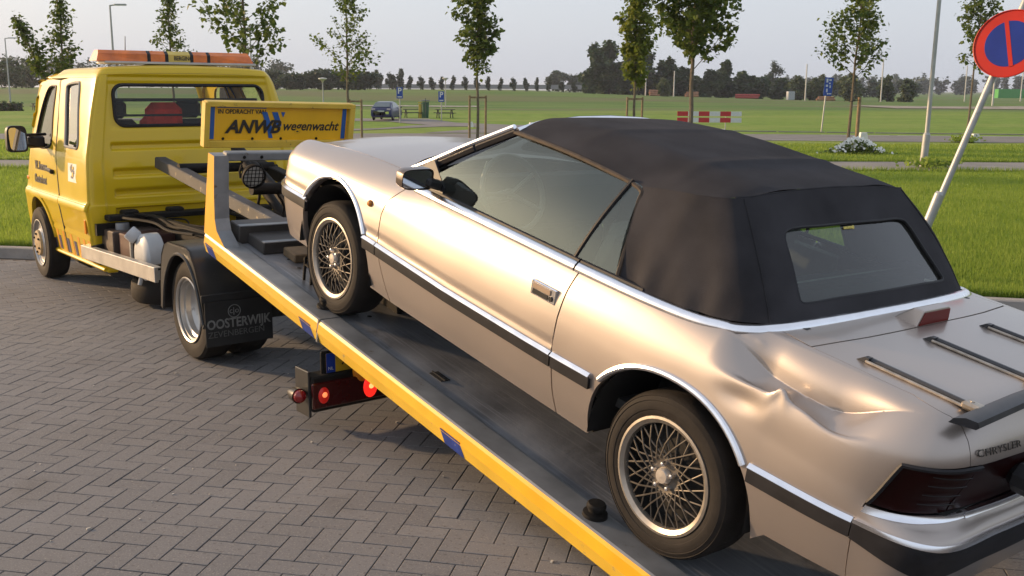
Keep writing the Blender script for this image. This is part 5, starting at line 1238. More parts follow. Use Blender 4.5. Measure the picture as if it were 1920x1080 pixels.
        b = B(); b.grid(lambda u, v: tuple((np.array(qb[0])*(1-u)+np.array(qb[1])*u)*(1-v)+(np.array(qt[0])*(1-u)+np.array(qt[1])*u)*v+np.array([0, .018*math.sin(math.pi*v), 0])), 4, 8)
        b.v = [(x, sg*y, z) for x, y, z in b.v]; b.build('quarter_window', GLASS_SIDE, root)
        b = B(); b.tube([(.701-.098*v, sg*(.766-.155*v+.018*math.sin(math.pi*v)), .925+.35*v) for v in np.linspace(0, 1, 8)], .009, 6); b.build('window_post', RUBBER, root)
        # mirror sail and mirror
        b = B(); b.prism([(2.0, .92), (1.66, .93), (1.665, .955), (1.83, 1.05)], .0, .012, frame((0, sg*.748, 0), (1, 0, 0), (0, -.43*sg*.5, 1)) if False else Matrix(((1, 0, 0, 0), (0, -sg*.42, sg*1., sg*(.752+.42*.93)), (0, 1, 0, 0), (0, 0, 0, 1)))); b.build('mirror_sail', DARKPL, root, fix=True)
        mc = Vector((1.715, sg*.885, .992)); b = B()
        # housing: rounded wedge, glass side faces back
        def hous(u, v):
            a = u*2*math.pi; ca, sa = math.cos(a), math.sin(a)
            sq = lambda q: math.copysign(abs(q)**.45, q)
            k = [1.0, 1.02, .96, .78, .45, .0][min(5, int(round(v*5)))]; d = [0, .025, .06, .09, .108, .115][min(5, int(round(v*5)))]
            return (mc.x-.02+d, mc.y+.086*sq(ca)*k+(-sg*.02 if k < .9 else 0), mc.z+.050*sq(sa)*k*(1-.12*sg*ca))
        b.grid(hous, 28, 5); b.build('wing_mirror', M('grey_mirror_housing', (.10, .075, .06), rough=.35, metal=.3, coat=.4), root, fix=True)
        mo = [k for k in root.children if k.name.startswith('wing_mirror')][-1]
        b = B(); b.prism([(.078*math.copysign(abs(math.cos(a))**.45, math.cos(a)), .043*math.copysign(abs(math.sin(a))**.45, math.sin(a))) for a in np.linspace(0, 6.283, 29)[:-1]], 0, .004, frame((mc.x-.014, mc.y, mc.z), (0, 1, 0), (0, 0, 1)) @ Matrix.Translation((0, 0, -.0)))
        b.build('mirror_glass', M('mirror_glass', (.55, .57, .6), rough=.03, metal=1, var=.02), mo)
        b = B(); b.beam((1.73, sg*.75, .955), (1.73, sg*.83, .978), .10, .045, bev=.012); b.build('mirror_arm', DARKPL, mo)
        # door handle
        hb = [d for d in doors][0 if sg > 0 else 1]
        hy = lambda x, z: float(net.pos(*SX(x, z))[1])
        b = B(); y = hy(.765, .765)
        b.box((.765, sg*(y+.001), .768), (.160, .012, .066), bev=.004); b.build('handle_plate', CHROME, hb)
        b = B(); b.box((.772, sg*(y+.008), .780), (.115, .008, .026), bev=.003); b.build('handle_flap', M('paint_matt', (.45, .35, .27), rough=.35, metal=.6), hb)
        b = B(); b.box((.780, sg*(y+.007), .754), (.100, .004, .022), bev=.001); b.lathe([(0, .006), (.011, .006), (.011, 0)], Matrix.Translation((.712, sg*(y+.006), .756)) @ Matrix.Rotation(-sg*math.pi/2, 4, 'X'), 12); b.build('handle_recess', DARKPL, hb)
        # side marker
        y = hy(2.16, .745); b = B(); b.lathe([(0, .016), (.012, .014), (.018, .006), (.018, 0)], Matrix.Translation((2.16, sg*y, .745)) @ Matrix.Rotation(-sg*math.pi/2, 4, 'X'), 14); b.build('side_marker', M('amber_lens', (.5, .18, .02), rough=.2, coat=.5), root)
    # ---- third brake lamp
    zt0 = .986; b = B()
    vs = [(-.425, .108, 0), (-.425, -.108, 0), (-.320, .100, 0), (-.320, -.100, 0), (-.430, .088, .062), (-.430, -.088, .062), (-.385, .086, .061), (-.385, -.086, .061)]
    b.add([(x, y, z+zt0) for x, y, z in vs], [(0, 1, 5, 4), (4, 5, 7, 6), (6, 7, 3, 2), (0, 4, 6, 2), (1, 3, 7, 5)]); bl = b.build('brake_lamp', PAINT, root, fix=True, smooth=0)
    bv_ = bl.modifiers.new('soft_edges', 'BEVEL'); bv_.width = .006; bv_.segments = 2
    b = B(); b.prism([(-.100, .006), (.100, .006), (.098, .018), (.085, .056), (-.085, .056), (-.097, .016)], .0005, .003, frame((-.4255, 0, zt0), (0, -1, 0), (-.08, 0, 1))); b.build('lens', REDLENS, bl)
    # ---- luggage rack rails
    RAIL = M('dark_rack_rail', (.035, .036, .04), rough=.4, var=.3, scale=18, wear=(.16, .15, .14), wear_amt=.15, wscale=30)
    RAILT = M('rack_strip_metal', (.42, .37, .31), rough=.35, metal=.7, var=.3, scale=30)
    for y in (.585, .195, -.195, -.585):
        z0 = ztop(-.6, y)
        rl = B(); rl.beam((-.530, y-.008, ztop(-.53, y)+.010), (-.885, y-.008, ztop(-.88, y)+.010), .020, .016, bev=.006)
        ro = rl.build('rack_rail', RAIL, root)
        s2 = B(); s2.beam((-.54, y+.011, ztop(-.53, y)+.006), (-.885, y+.011, ztop(-.88, y)+.006), .010, .010, bev=.003); s2.build('rail_strip', RAILT, ro)
        s2 = B(); s2.prism([(-.507, .0), (-.532, .018), (-.55, .019), (-.55, 0)], -.012, .012, Matrix(((1, 0, 0, 0), (0, 0, 1, y), (0, 1, 0, ztop(-.53, y)), (0, 0, 0, 1)))); s2.build('rail_foot', RAIL, ro, fix=True)
        s2 = B(); s2.box((-.905, y, ztop(-.9, y)+.014), (.062, .046, .026), bev=.008); s2.tube([(-.897, y-.004, ztop(-.9, y)+.026), (-.897, y-.004, ztop(-.9, y)+.0285)], .007, 8); s2.build('rail_clamp', RAILT, ro)
    cb = B(); sec = [(-.915, .002), (-.924, .018), (-.950, .026), (-.978, .020), (-.984, .004), (-.978, -.003)]
    for (ya, yb_) in ((.745, -.745),):
        vs = [(x, ya-(0 if i in (0,) else .0)+(.06*(x+.905)/.085), ztop(-.93, .7)+z+.008) for i, (x, z) in enumerate(sec)]+[(x, .4, ztop(-.93, .4)+z+.006) for x, z in sec]+[(x, 0, ztop(-.93, 0)+z+.004) for x, z in sec]+[(x, -.4, ztop(-.93, .4)+z+.006) for x, z in sec]+[(x, yb_-(.06*(x+.905)/.085), ztop(-.93, .7)+z+.008) for x, z in sec]
        n = len(sec); cb.add(vs, [tuple(range(n)), tuple(range(4*n, 5*n))]+[(r*n+i, r*n+(i+1) % n, (r+1)*n+(i+1) % n, (r+1)*n+i) for r in range(4) for i in range(n)])
    cb.build('rack_crossbar', RAIL, root, fix=True, smooth=40)
    # ---- lettering on the trunk lid
    to = text('brand_lettering', 'CHRYSLER', .028, M('dark_lettering', (.05, .045, .04), rough=.35, metal=.4), root, Matrix.Identity(4), .0012, sx=1.55, spacing=1.14)
    for v in to.data.vertices:
        q = REAR(.628-v.co.x, .852+v.co.y); v.co = Vector(net.pos(*q)+net.nrm(*q)*(v.co.z+.0042))
    # ---- wheels
    def wheel_mesh(side):
        """axis along local Y, outer face towards +Y"""
        R = Matrix.Rotation(-math.pi/2, 4, 'X')         # local z of lathe -> +Y
        b = B(); b.lathe([(.160, -.15), (.190, -.13), (.200, -.06), (.196, -.02), (.200, -.006), (.216, .004), (.226, .002), (.227, -.006), (.218, -.012), (.214, -.02), (.214, -.14), (.222, -.15), (.205, -.16), (.16, -.15)], R, 48)
        rim_ = b.mesh('wheel_rim', ALLOY, 30)
        b = B(); prof = [(.222, -.185), (.262, -.198), (.295, -.196), (.309, -.185), (.3155, -.165), (.3160, -.14), (.3160, -.06), (.3155, -.035), (.309, -.012), (.302, -.004), (.300, -.006), (.285, .003), (.283, .0005), (.262, .006), (.250, .004), (.248, .0015), (.236, .0), (.228, -.004), (.226, -.012)]
        b.lathe(prof, R, 72)
        for a in (-.055, -.085, -.115, -.145): b.lathe([(.3163, a-.004), (.3125, a), (.3163, a+.004)], R, 48)
        ty = b.mesh('tyre', TYRE, 30)
        b = B(); b.lathe([(.0, -.045), (.075, -.045), (.085, -.06), (.19, -.085), (.195, -.085), (.1945, -.026), (.1985, -.024)], R, 40); dk = b.mesh('spoke_gap_shade', WELL)  # black backing behind spokes and inside rim stands in for recess shade
        sp = []
        b = B(); 
        for kind in (0, 1):
            b = B(); a0, a1 = 0., rad(37)*(1 if kind else -1); r0, r1 = .068, .199
            p = (r0*math.cos(a0), -.018, r0*math.sin(a0)); q = (r1*math.cos(a1), -.020-.012*kind*0, r1*math.sin(a1))
            mid = tuple((np.array(p)+np.array(q))/2+np.array([0, .010+.004*kind, 0]))
            b.tube([p, mid, q], .0033, 5); sp.append(b.mesh('spoke', SPOKE, 60))
        b = B(); b.lathe([(0, .004), (.026, .002), (.031, -.006), (.033, -.03)], R, 24); cap = b.mesh('hub_cap', M('hub_cap_metal', (.55, .5, .44), rough=.4, metal=.6, var=.1))
        b = B(); b.lathe([(.031, -.02), (.060, -.022), (.072, -.018), (.076, -.03), (.07, -.06)], R, 30); hub = b.mesh('hub', SPOKE)
        b = B(); b.lathe([(0, .0), (.008, -.002), (.0105, -.012), (.0105, -.03)], R, 8); nut = b.mesh('wheel_nut', CHROME)
        return rim_, ty, dk, sp, cap, hub, nut
    rim_, ty, dk, sp, cap, hub, nut = wheel_mesh(1)
    for i, (x, sg) in enumerate(((0, 1), (2.553, 1), (0, -1), (2.553, -1))):
        w = link('wheel', rim_, None, root); w.location = (x, sg*.815, .316)
        w.rotation_euler = (0, rad(11+17*i), 0 if sg > 0 else math.pi)
        link('tyre', ty, None, w); link('spoke_gap_shade', dk, None, w); link('hub_cap', cap, None, w); link('hub', hub, None, w)
        if sg > 0:
            for k in range(20):
                for kind in (0, 1):
                    s_ = link('spoke', sp[kind], None, w); s_.rotation_euler = (0, rad(18*k+(6 if kind else 0)), 0)
            for k in range(5):
                a = rad(72*k+20); n_ = link('wheel_nut', nut, None, w); n_.location = (.048*math.cos(a), .004, .048*math.sin(a))
    # wheel wells and underbody
    R90 = Matrix.Rotation(-math.pi/2, 4, 'X')
    for x, rr_ in ((0, .40), (2.52, .395)):
        b = B(); b.lathe([(rr_, .83), (rr_, .48), (.0, .48)], Matrix.Translation((x, 0, .335)) @ Matrix.Rotation(-math.pi/2, 4, 'X'), 30, rad(-184), rad(4))
        b.v = b.v; n = len(b.v); f0 = list(b.f)
        b.add([(p[0], -p[1], p[2]) for p in b.v[:n]], [tuple(reversed(f)) for f in f0]); b.build('wheel_well', WELL, root)
    b = B(); b.box((1.27, 0, .30), (1.66, 1.50, .06)); b.box((1.2, 0, .34), (4.2, .94, .10)); b.box((-.75, 0, .5), (.4, 1.3, .3)); b.box((3.0, 0, .5), (.3, 1.2, .3)); b.box((2.5, 0, .55), (.9, .94, .2)); b.box((-.1, 0, .6), (1.0, .94, .2)); b.build('underbody', WELL, root)
    # ---- interior
    b = B(); b.box((1.1, 0, .42), (2.1, 1.4, .04)); b.box((1.95, 0, .78), (.18, 1.36, .30), bev=.05); b.box((1.2, 0, .5), (1.2, .22, .16), bev=.03); b.box((.05, 0, .75), (.1, 1.35, .5)); b.box((-.1, 0, .965), (.35, 1.1, .02)); b.build('cabin_trim', TRIM_IN, root)
    for sg in (1, -1):
        b = B(); b.box((1.2, sg*.715, .65), (1.5, .03, .5), bev=.01); b.build('door_card', SEATM, root)
        s_ = B(); s_.box((1.05, sg*.37, .55), (.55, .5, .18), bev=.06); so_ = s_.build('seat', SEATM, root)
        s_ = B(); s_.beam((.82, sg*.37, .60), (.64, sg*.37, 1.08), .48, .16, up=(1, 0, 0), bev=.06); s_.build('backrest', SEATM, so_)
        s_ = B(); s_.beam((.64, sg*.37, 1.06), (.60, sg*.37, 1.22), .24, .10, up=(1, 0, 0), bev=.045); s_.build('headrest', SEATM, so_)
    b = B(); b.box((.25, 0, .72), (.4, 1.2, .12), bev=.04); b.beam((.12, 0, .72), (.04, 0, 1.0), 1.15, .12, up=(1, 0, 0), bev=.05); b.build('rear_bench', SEATM, root)
    Rw = Matrix.Translation((1.62, .37, .93)) @ Matrix.Rotation(rad(-62), 4, 'Y')
    b = B(); b.tube([tuple(Rw @ Vector((.185*math.cos(a), .185*math.sin(a), 0))) for a in np.linspace(0, 2*math.pi, 29)[:-1]], .014, 8, closed=True)
    for a in (0, 2.6, 3.7): b.tube([tuple(Rw @ Vector((.18*math.cos(a+1.57), .18*math.sin(a+1.57), 0))), tuple(Rw @ Vector((0, 0, -.02)))], .012, 6)
    b.tube([tuple(Rw @ Vector((0, 0, -.02))), (1.85, .37, .82)], .03, 8); b.build('steering_wheel', SEATM, root)
    b = B(); b.box((1.50, 0, 1.245), (.02, .22, .055), bev=.008); b.tube([(1.50, 0, 1.25), (1.55, 0, 1.29)], .008, 6); b.build('rear_view_mirror', DARKPL, root)
    return root
car = build_car()
# ================================================================== trees, street furniture and the far field
BARK = M('young_bark', (.13, .105, .075), rough=.9, var=.3, scale=14, bump=.3, bscale=60)
DBARK = M('dark_bark', (.06, .05, .042), rough=.95, var=.3, scale=5)
STAKE = M('stake_wood', (.24, .17, .10), rough=.9, var=.3, scale=9, bump=.2, bscale=40)
POLEM = M('grey_lamp_pole', (.36, .37, .36), rough=.5, metal=.4, var=.12, scale=5)
LEAF = leafmat('maple_leaf', (.045, .090, .016), (.165, .205, .036), 2.2, .45)
LEAFY = leafmat('yellow_green_leaf', (.085, .150, .018), (.270, .280, .042), 2.0, .5)
LEAFD = leafmat('dark_far_leaf', (.026, .055, .018), (.075, .112, .034), .35, .25)
LEAFP = leafmat('poplar_leaf', (.032, .055, .030), (.065, .092, .045), .5, .25)
LEAFB = leafmat('willow_bush_leaf', (.065, .095, .036), (.140, .165, .065), .4, .3)
def leaf_cards(name, cen, size, r, mat, droop=.0, tint=None):
    """folded leaf: four corners, two triangles each side of the midrib"""
    n = len(cen); a = r.random(n)*2*math.pi; el = (r.random(n)-.5)*1.6-droop; s = size*(.55+.8*r.random(n))
    d = np.stack([np.cos(a)*np.cos(el), np.sin(a)*np.cos(el), np.sin(el)], 1); up = np.stack([r.normal(0, .6, n), r.normal(0, .6, n), np.ones(n)], 1)
    w = np.cross(d, up); w /= np.linalg.norm(w, axis=1, keepdims=True); nn = np.cross(w, d)
    s = s[:, None]
    P = np.stack([cen, cen+d*s*.45+w*s*.46+nn*s*.10, cen+d*s, cen+d*s*.45-w*s*.46+nn*s*.10], 1).reshape(-1, 3)
    F = (np.arange(n)*4)[:, None, None]+np.array([[0, 1, 2], [0, 2, 3]])[None]
    t = r.random(n) if tint is None else tint
    return quads_mesh(name, P, F.reshape(-1, 3), np.repeat(t, 4), mat)
def young_tree(x, y, H, h0, W, seed, label, lean=(0, 0), leaf=.13, dens=1., mat=LEAF, up=1.0, r0=.045, top=1.0, shape='oval', bare=0.):
    r = np.random.default_rng(seed); root = empty('young_maple_tree', (x, y, gz(x, y)))
    tag(root, label, 'tree', 'young trees along the road')
    b = B(); n = 9; tr = [np.array([lean[0]*(i/n)**1.4*H+r.normal(0, .012), lean[1]*(i/n)**1.4*H+r.normal(0, .012), H*i/n]) for i in range(n+1)]
    b.tube([tuple(p) for p in tr], [r0*(1-.82*i/n)+.006 for i in range(n+1)], 7)
    at = lambda z: np.array([np.interp(z, [p[2] for p in tr], [p[k] for p in tr]) for k in range(3)])
    cl = []; nl = int(26*dens**.5)
    for i in range(nl):
        f = (i+.5)/nl; z = h0+(H*.97-h0)*f; az = i*2.4+r.normal(0, .4)
        if shape == 'oval': L = W*(.42+1.0*math.sin(math.pi*min(1, f*.85+.18)))*.72*(.6+.7*r.random())
        elif shape == 'column': L = W*(.55+.5*math.sin(math.pi*(f*.8+.15)))*.8*(.7+.5*r.random())
        elif shape == 'cone': L = W*(1.15*(1-f)**.8+.12)*(.55+.65*r.random())
        else: L = W*(.35+1.0*f**.5)*(1-.35*f)*(.6+.6*r.random())
        ang = rad(28+22*r.random())*up; p0 = at(z); d = np.array([math.cos(az)*math.cos(ang), math.sin(az)*math.cos(ang), math.sin(ang)])
        pts = [p0+d*L*t+np.array([0, 0, .22*L*t*t*up]) for t in (0, .35, .7, 1.)]
        rr = .011*(1-.5*f)+.003; b.tube([tuple(p) for p in pts], [rr, rr*.75, rr*.5, rr*.25], 5, caps=False)
        if r.random() < bare: continue
        for t in np.linspace(.30, 1.02, max(3, int(L/.11))):
            q = p0+d*L*t+np.array([0, 0, .22*L*t*t*up]); k = int((8+8*r.random())*dens)
            if r.random() < .16: continue
            cl.append(q+r.normal(0, .070+.04*t, (k, 3))-np.array([0, 0, .05]))
        for s_ in range(2):   # side twigs
            t = .4+.5*r.random(); q0 = p0+d*L*t; az2 = az+r.choice([-1, 1])*(.6+.5*r.random()); l2 = L*.45; d2 = np.array([math.cos(az2)*.85, math.sin(az2)*.85, .45]); q1 = q0+d2*l2
            b.tube([tuple(q0), tuple(q1)], [rr*.5, rr*.2], 4, caps=False)
            for t2 in (.5, .8, 1.05): cl.append(q0+d2*l2*t2+r.normal(0, .065, (int(6*dens), 3))-np.array([0, 0, .04]))
    cl.append(at(H*.98)+r.normal(0, .07, (int(14*dens), 3)))
    b.build('trunk', BARK, root)
    cen = np.concatenate(cl); link('crown', leaf_cards('crown', cen, leaf*.88, r, mat, .45), None, root)
    return root
def stakes(x, y, sep, h, label, group='tree stakes', n=2):
    root = empty('tree_stake', (x, y, gz(x, y))); tag(root, label, 'tree stake', group)
    xs = (-sep/2, sep/2) if n == 2 else (sep/2,)
    for sx in xs:
        b = B(); k_ = 1.5 if n == 1 else 1.; b.tube([(sx, 0, -.05), (sx+.005, 0, h*.5), (sx+.012, .004, h)], [.038*k_, .037*k_, .034*k_], 9); b.build('post', STAKE, root)
    b = B()
    if n == 2: b.box((.01, 0, h-.06), (sep+.06, .03, .055), bev=.005); b.build('tie_board', STAKE, root)
    else: b.tube([(sx, -.045, h-.08), (sx-.25, -.03, h-.13), (sx-.30, .03, h-.14), (sx-.05, .045, h-.10)], .012, 5); b.build('rubber_tie', DARKPL, root)
    return root
young_tree(-13.1, 30, 4.35, 1.9, .50, 11, 'young tree with two slim forked leaders leaning apart behind the left end of the cab', lean=(.03, 0), leaf=.12, shape='cone', dens=.8)
def extra_stem(): pass
young_tree(-12.9, 29.6, 3.75, 1.9, .36, 12, 'slim young tree stem leaning far left behind the truck cab roof', lean=(-.33, 0), leaf=.12, shape='cone', dens=.8)
young_tree(-10.55, 32, 4.55, 2.0, .62, 13, 'young tree rising behind the middle of the orange beacon bar', leaf=.12, shape='cone', dens=.75)
young_tree(-6.72, 26, 5.6, 2.1, 1.25, 14, 'fuller young tree with wide crown behind the right end of the cab', leaf=.15, shape='oval', dens=.75, r0=.05)
young_tree(-5.12, 32, 4.75, 1.75, .95, 15, 'thin young tree with sparse pointed crown behind the yellow sign board', leaf=.12, shape='cone', dens=.7, bare=.12)
young_tree(-1.14, 33, 5.05, 2.15, 1.12, 16, 'young tree with narrow upright crown held by two stakes above the car bonnet', leaf=.17, shape='vase', dens=1.0, up=1.4)
young_tree(4.02, 34, 5.3, 1.85, .74, 17, 'yellowish green columnar young tree between two stakes behind the soft top', leaf=.16, shape='column', dens=1.5, mat=LEAFY, up=1.3)
young_tree(4.66, 27, 5.6, 2.2, 1.80, 18, 'broad young maple with the widest crown, in front of the red and white barrier', leaf=.16, shape='oval', dens=1.5, r0=.065)
young_tree(10.15, 31, 4.75, 2.05, 1.25, 19, 'young tree with layered open crown, tied to one stake beside white flowers', lean=(.035, 0), leaf=.13, shape='cone', dens=.9)
young_tree(19.6, 44.2, 6.6, 2.6, 1.05, 20, 'young tree behind the leaning no parking sign, beyond the road', lean=(.03, 0), leaf=.17, shape='column', dens=.9)
stakes(-4.90, 32, .36, 1.42, 'tree stake pair partly hidden behind the yellow sign board')
stakes(-1.14, 33.05, .52, 1.55, 'two wooden stakes with a tie board above the car bonnet')
stakes(4.02, 34.05, .50, 1.52, 'two wooden stakes with a tie board just above the soft top roof')
stakes(10.28, 30.6, .0, 1.58, 'single thick wooden stake standing in the white flowers', n=1)

# ---- white daisies round the stake
def flower_clump(x, y):
    r = np.random.default_rng(3); root = empty('daisy_clump', (x, y, gz(x, y))); tag(root, 'bushy clump of white daisies around the staked young tree', 'flowers')
    n = 900; c = np.stack([r.normal(0, .34, n), r.normal(0, .2, n), .06+.34*r.random(n)], 1); c[:, 2] *= np.exp(-(c[:, 0]/.6)**2); link('foliage', leaf_cards('foliage', c, .09, r, LEAF), None, root)
    b = B()
    for i in range(330):
        px_, py_ = r.normal(0, .30), r.normal(-.05, .18); z = (.15+.33*r.random())*math.exp(-(px_/.7)**2); s = .026+.014*r.random(); t = r.normal(0, .5, 2)
        b.add([(px_+s*math.cos(a), py_+s*math.sin(a)*.6-.0, z+s*math.sin(a)*.8) for a in np.linspace(0, 6.283, 7)[:-1]], [tuple(range(6))])
    o = b.build('blossom', M('white_petals', (.72, .72, .68), rough=.8), root, smooth=0); o['kind'] = 'stuff'
flower_clump(9.75, 29.0)
def weed(x, y, s, seed, label):
    r = np.random.default_rng(seed); n = int(420*s); c = np.stack([r.normal(0, .32*s, n), r.normal(0, .18, n), .03+.24*s*r.random(n)*np.exp(-r.random(n))], 1)
    o = link('weed_tuft', leaf_cards('weed_tuft', c, .11, r, GRASSM, -.6), None); o.location = (x, y, gz(x, y)); tag(o, label, 'weeds', kind='stuff')
weed(9.7, 23.6, .8, 4, 'rough weeds growing round the foot of the grey lamp pole'); weed(15.9, 36.0, .75, 5, 'weeds beside the right hand white concrete block')

# ---- grey lamp pole on the right
b = B(); root = empty('lamp_pole', (9.75, 24.2, gz(10, 24.2))); tag(root, 'tall grey lamp pole with thicker foot, right of the soft top', 'lamp post')
b.tube([(0, 0, -.05), (.03, 0, .75)], [.085, .085], 14); b.tube([(.03, 0, .745), (.032, 0, .80)], [.085, .055], 14); b.build('foot', POLEM, root)
b = B(); b.tube([(.032, 0, .79), (.10, 0, 7.2)], [.054, .036], 12); b.build('pole', POLEM, root)
b = B(); b.tube([(.10, 0, 7.2), (.12, .3, 7.45), (.12, .9, 7.5)], .03, 8); b.box((.12, 1.15, 7.5), (.22, .6, .12), bev=.03); b.build('lamp_head', POLEM, root)
# ---- leaning no-parking sign
p0 = Vector((3.645, 9.42, .0)); p1 = Vector((4.62, 9.42, 2.72)); ax = (p1-p0).normalized()
root = empty('no_parking_sign', p0); tag(root, 'round red and blue no parking sign on a leaning grey pole', 'road sign')
SIGNP = M('sign_pole_grey', (.38, .39, .38), rough=.48, metal=.5, var=.15, scale=8, wear=(.25, .24, .22), wear_amt=.2)
b = B(); b.tube([(0, 0, -.1), tuple(ax*2.87)], .031, 14); b.build('pole', SIGNP, root)
b = B(); b.tube([(0, 0, -.1), tuple(ax*.96)], .043, 14); b.tube([tuple(ax*.955), tuple(ax*.985)], [.043, .032], 14); b.build('sleeve', SIGNP, root)
c = ax*(2.255/ax.z); nrm_ = Vector((-.74, -.67, .05)).normalized(); nrm_ = (nrm_-ax*nrm_.dot(ax)).normalized()
fx = Vector((0, 0, 1)).cross(nrm_).normalized(); c = c+fx*.045; mw = frame(c+nrm_*.05, fx, nrm_.cross(fx))
b = B(); b.lathe([(0, -.004), (.300, -.004), (.308, -.004), (.310, .012), (.303, .014), (.299, .004), (0, .004)], mw, 56); disc = b.build('sign_disc', M('red_sign_film', (.42, .018, .006), rough=.4, spec=.3, var=.12, scale=5), root)
b = B(); b.lathe([(0, .0062), (.208, .0062), (.210, .0045)], mw, 48); b.build('blue_field', M('blue_sign_film', (.004, .022, .20), rough=.4, spec=.3, var=.12, scale=5), disc)
b = B(); b.prism([(-.215, -.018), (.215, -.018), (.215, .018), (-.215, .018)], .0065, .0085, mw @ Matrix.Rotation(rad(105), 4, 'Z')); b.build('red_slash', MATS['red_sign_film'], disc)
b = B(); 
for k in (-.12, .12): b.beam(tuple(c+ax*k-fx*.1+nrm_*.035), tuple(c+ax*k+fx*.1+nrm_*.035), .03, .02); 
b.build('clamp', SIGNP, root)['kind'] = 'stuff'

# ---- marker blocks
BLK = M('white_concrete', (.66, .66, .62), rough=.8, var=.12, scale=6, wear=(.35, .33, .28), wear_amt=.2)
def block(x, y, lab, s=1., rz=0.):
    b = B(); b.add([(sx*.15*k, sy*.13*k, z) for k, z in ((1, 0), (.62, .30)) for sx, sy in ((-1, -1), (1, -1), (1, 1), (-1, 1))], [(3, 2, 1, 0), (4, 5, 6, 7)]+[(i, (i+1) % 4, 4+(i+1) % 4, 4+i) for i in range(4)])
    o = b.build('marker_block', BLK, smooth=0); o.location = (x, y, gz(x, y)); o.scale = (s, s, s); o.rotation_euler = (0, 0, rz); tag(o, lab, 'concrete block', 'white marker blocks at the road edge')
block(12.35, 36.1, 'white block on the road edge right of the daisies', 1.1); block(16.35, 36.2, 'white block in the weeds behind the leaning sign pole', 1.0); block(.85, 47.6, 'white block by the right stake of the tree above the bonnet', .8, .4); block(-1.95, 47.8, 'white block by the left stake of the tree above the bonnet', .8, .2)
block(8.2, 40.2, 'flat white block showing just above the soft top edge', .9, .3)

# ---- red and white barrier boards
root = empty('barrier', (8.9, 46.5, gz(8.9, 46.5))); tag(root, 'low barrier of two red and white striped boards behind the soft top', 'barrier')
RED = M('barrier_red', (.45, .02, .025), rough=.5, var=.1); WHT = M('barrier_white', (.60, .61, .62), rough=.5, var=.06)
for z in (.72, .44):
    for i in range(6):
        b = B(); b.box((-1.22+.485*i, 0, z), (.484, .03, .21)); b.build('board_panel', RED if i % 2 == 0 else WHT, root)
for x in (-.9, .74):
    b = B(); b.tube([(x, .04, -.1), (x, .04, .84)], .022, 8); b.build('post', POLEM, root)

# ---- blue signs
BLUEF = M('blue_sign_face', (.010, .055, .30), rough=.4, var=.08)
def psign(x, y, ztop, lab):
    root = empty('parking_sign', (x, y, gz(x, y))); tag(root, lab, 'road sign', 'blue parking signs')
    b = B(); b.tube([(0, .03, -.05), (0, .03, ztop)], .028, 8); b.build('pole', POLEM, root)
    b = B(); b.box((0, 0, ztop-.29), (.32, .02, .56), bev=.004); s = b.build('sign_panel', BLUEF, root)
    text('sign_letter', 'P', .40, WHITE, s, frame((0, -.0125, ztop-.40), (1, 0, 0), (0, 0, 1)), .001, bold=.008, align='CENTER')
    b = B(); b.box((0, -.0118, ztop-.49), (.22, .002, .045)); b.build('sign_bar', WHITE, s)
psign(-5.78, 52.6, 1.90-GZ, 'blue parking sign right beside the parked dark blue car'); psign(-3.92, 56.4, 1.70-GZ, 'blue parking sign in front of the right hand picnic table')
root = empty('info_sign', (13.55, 44.6, gz(13.5, 44.6))); tag(root, 'tall blue route sign with white marks, left of the single stake', 'road sign')
b = B(); b.tube([(-.12, .03, -.05), (.02, .03, 2.3)], .030, 8); b.build('pole', POLEM, root)
b = B(); b.box((.06, 0, 1.95), (.36, .02, .78), Matrix.Rotation(rad(4), 3, 'Y'), bev=.004); s = b.build('sign_panel', BLUEF, root)
for dx, dz, w, h in ((-.06, .26, .08, .16), (.07, .28, .10, .07), (.05, .14, .06, .06), (-.07, .04, .09, .09), (.07, .0, .05, .11), (-.06, -.16, .06, .15), (.08, -.30, .12, .04), (-.02, -.3, .05, .06)):
    b = B(); b.box((.06+dx, -.0125, 1.95+dz), (w, .003, h)); b.build('sign_mark', M('sign_mark_white', (.5, .54, .58), rough=.5), s)

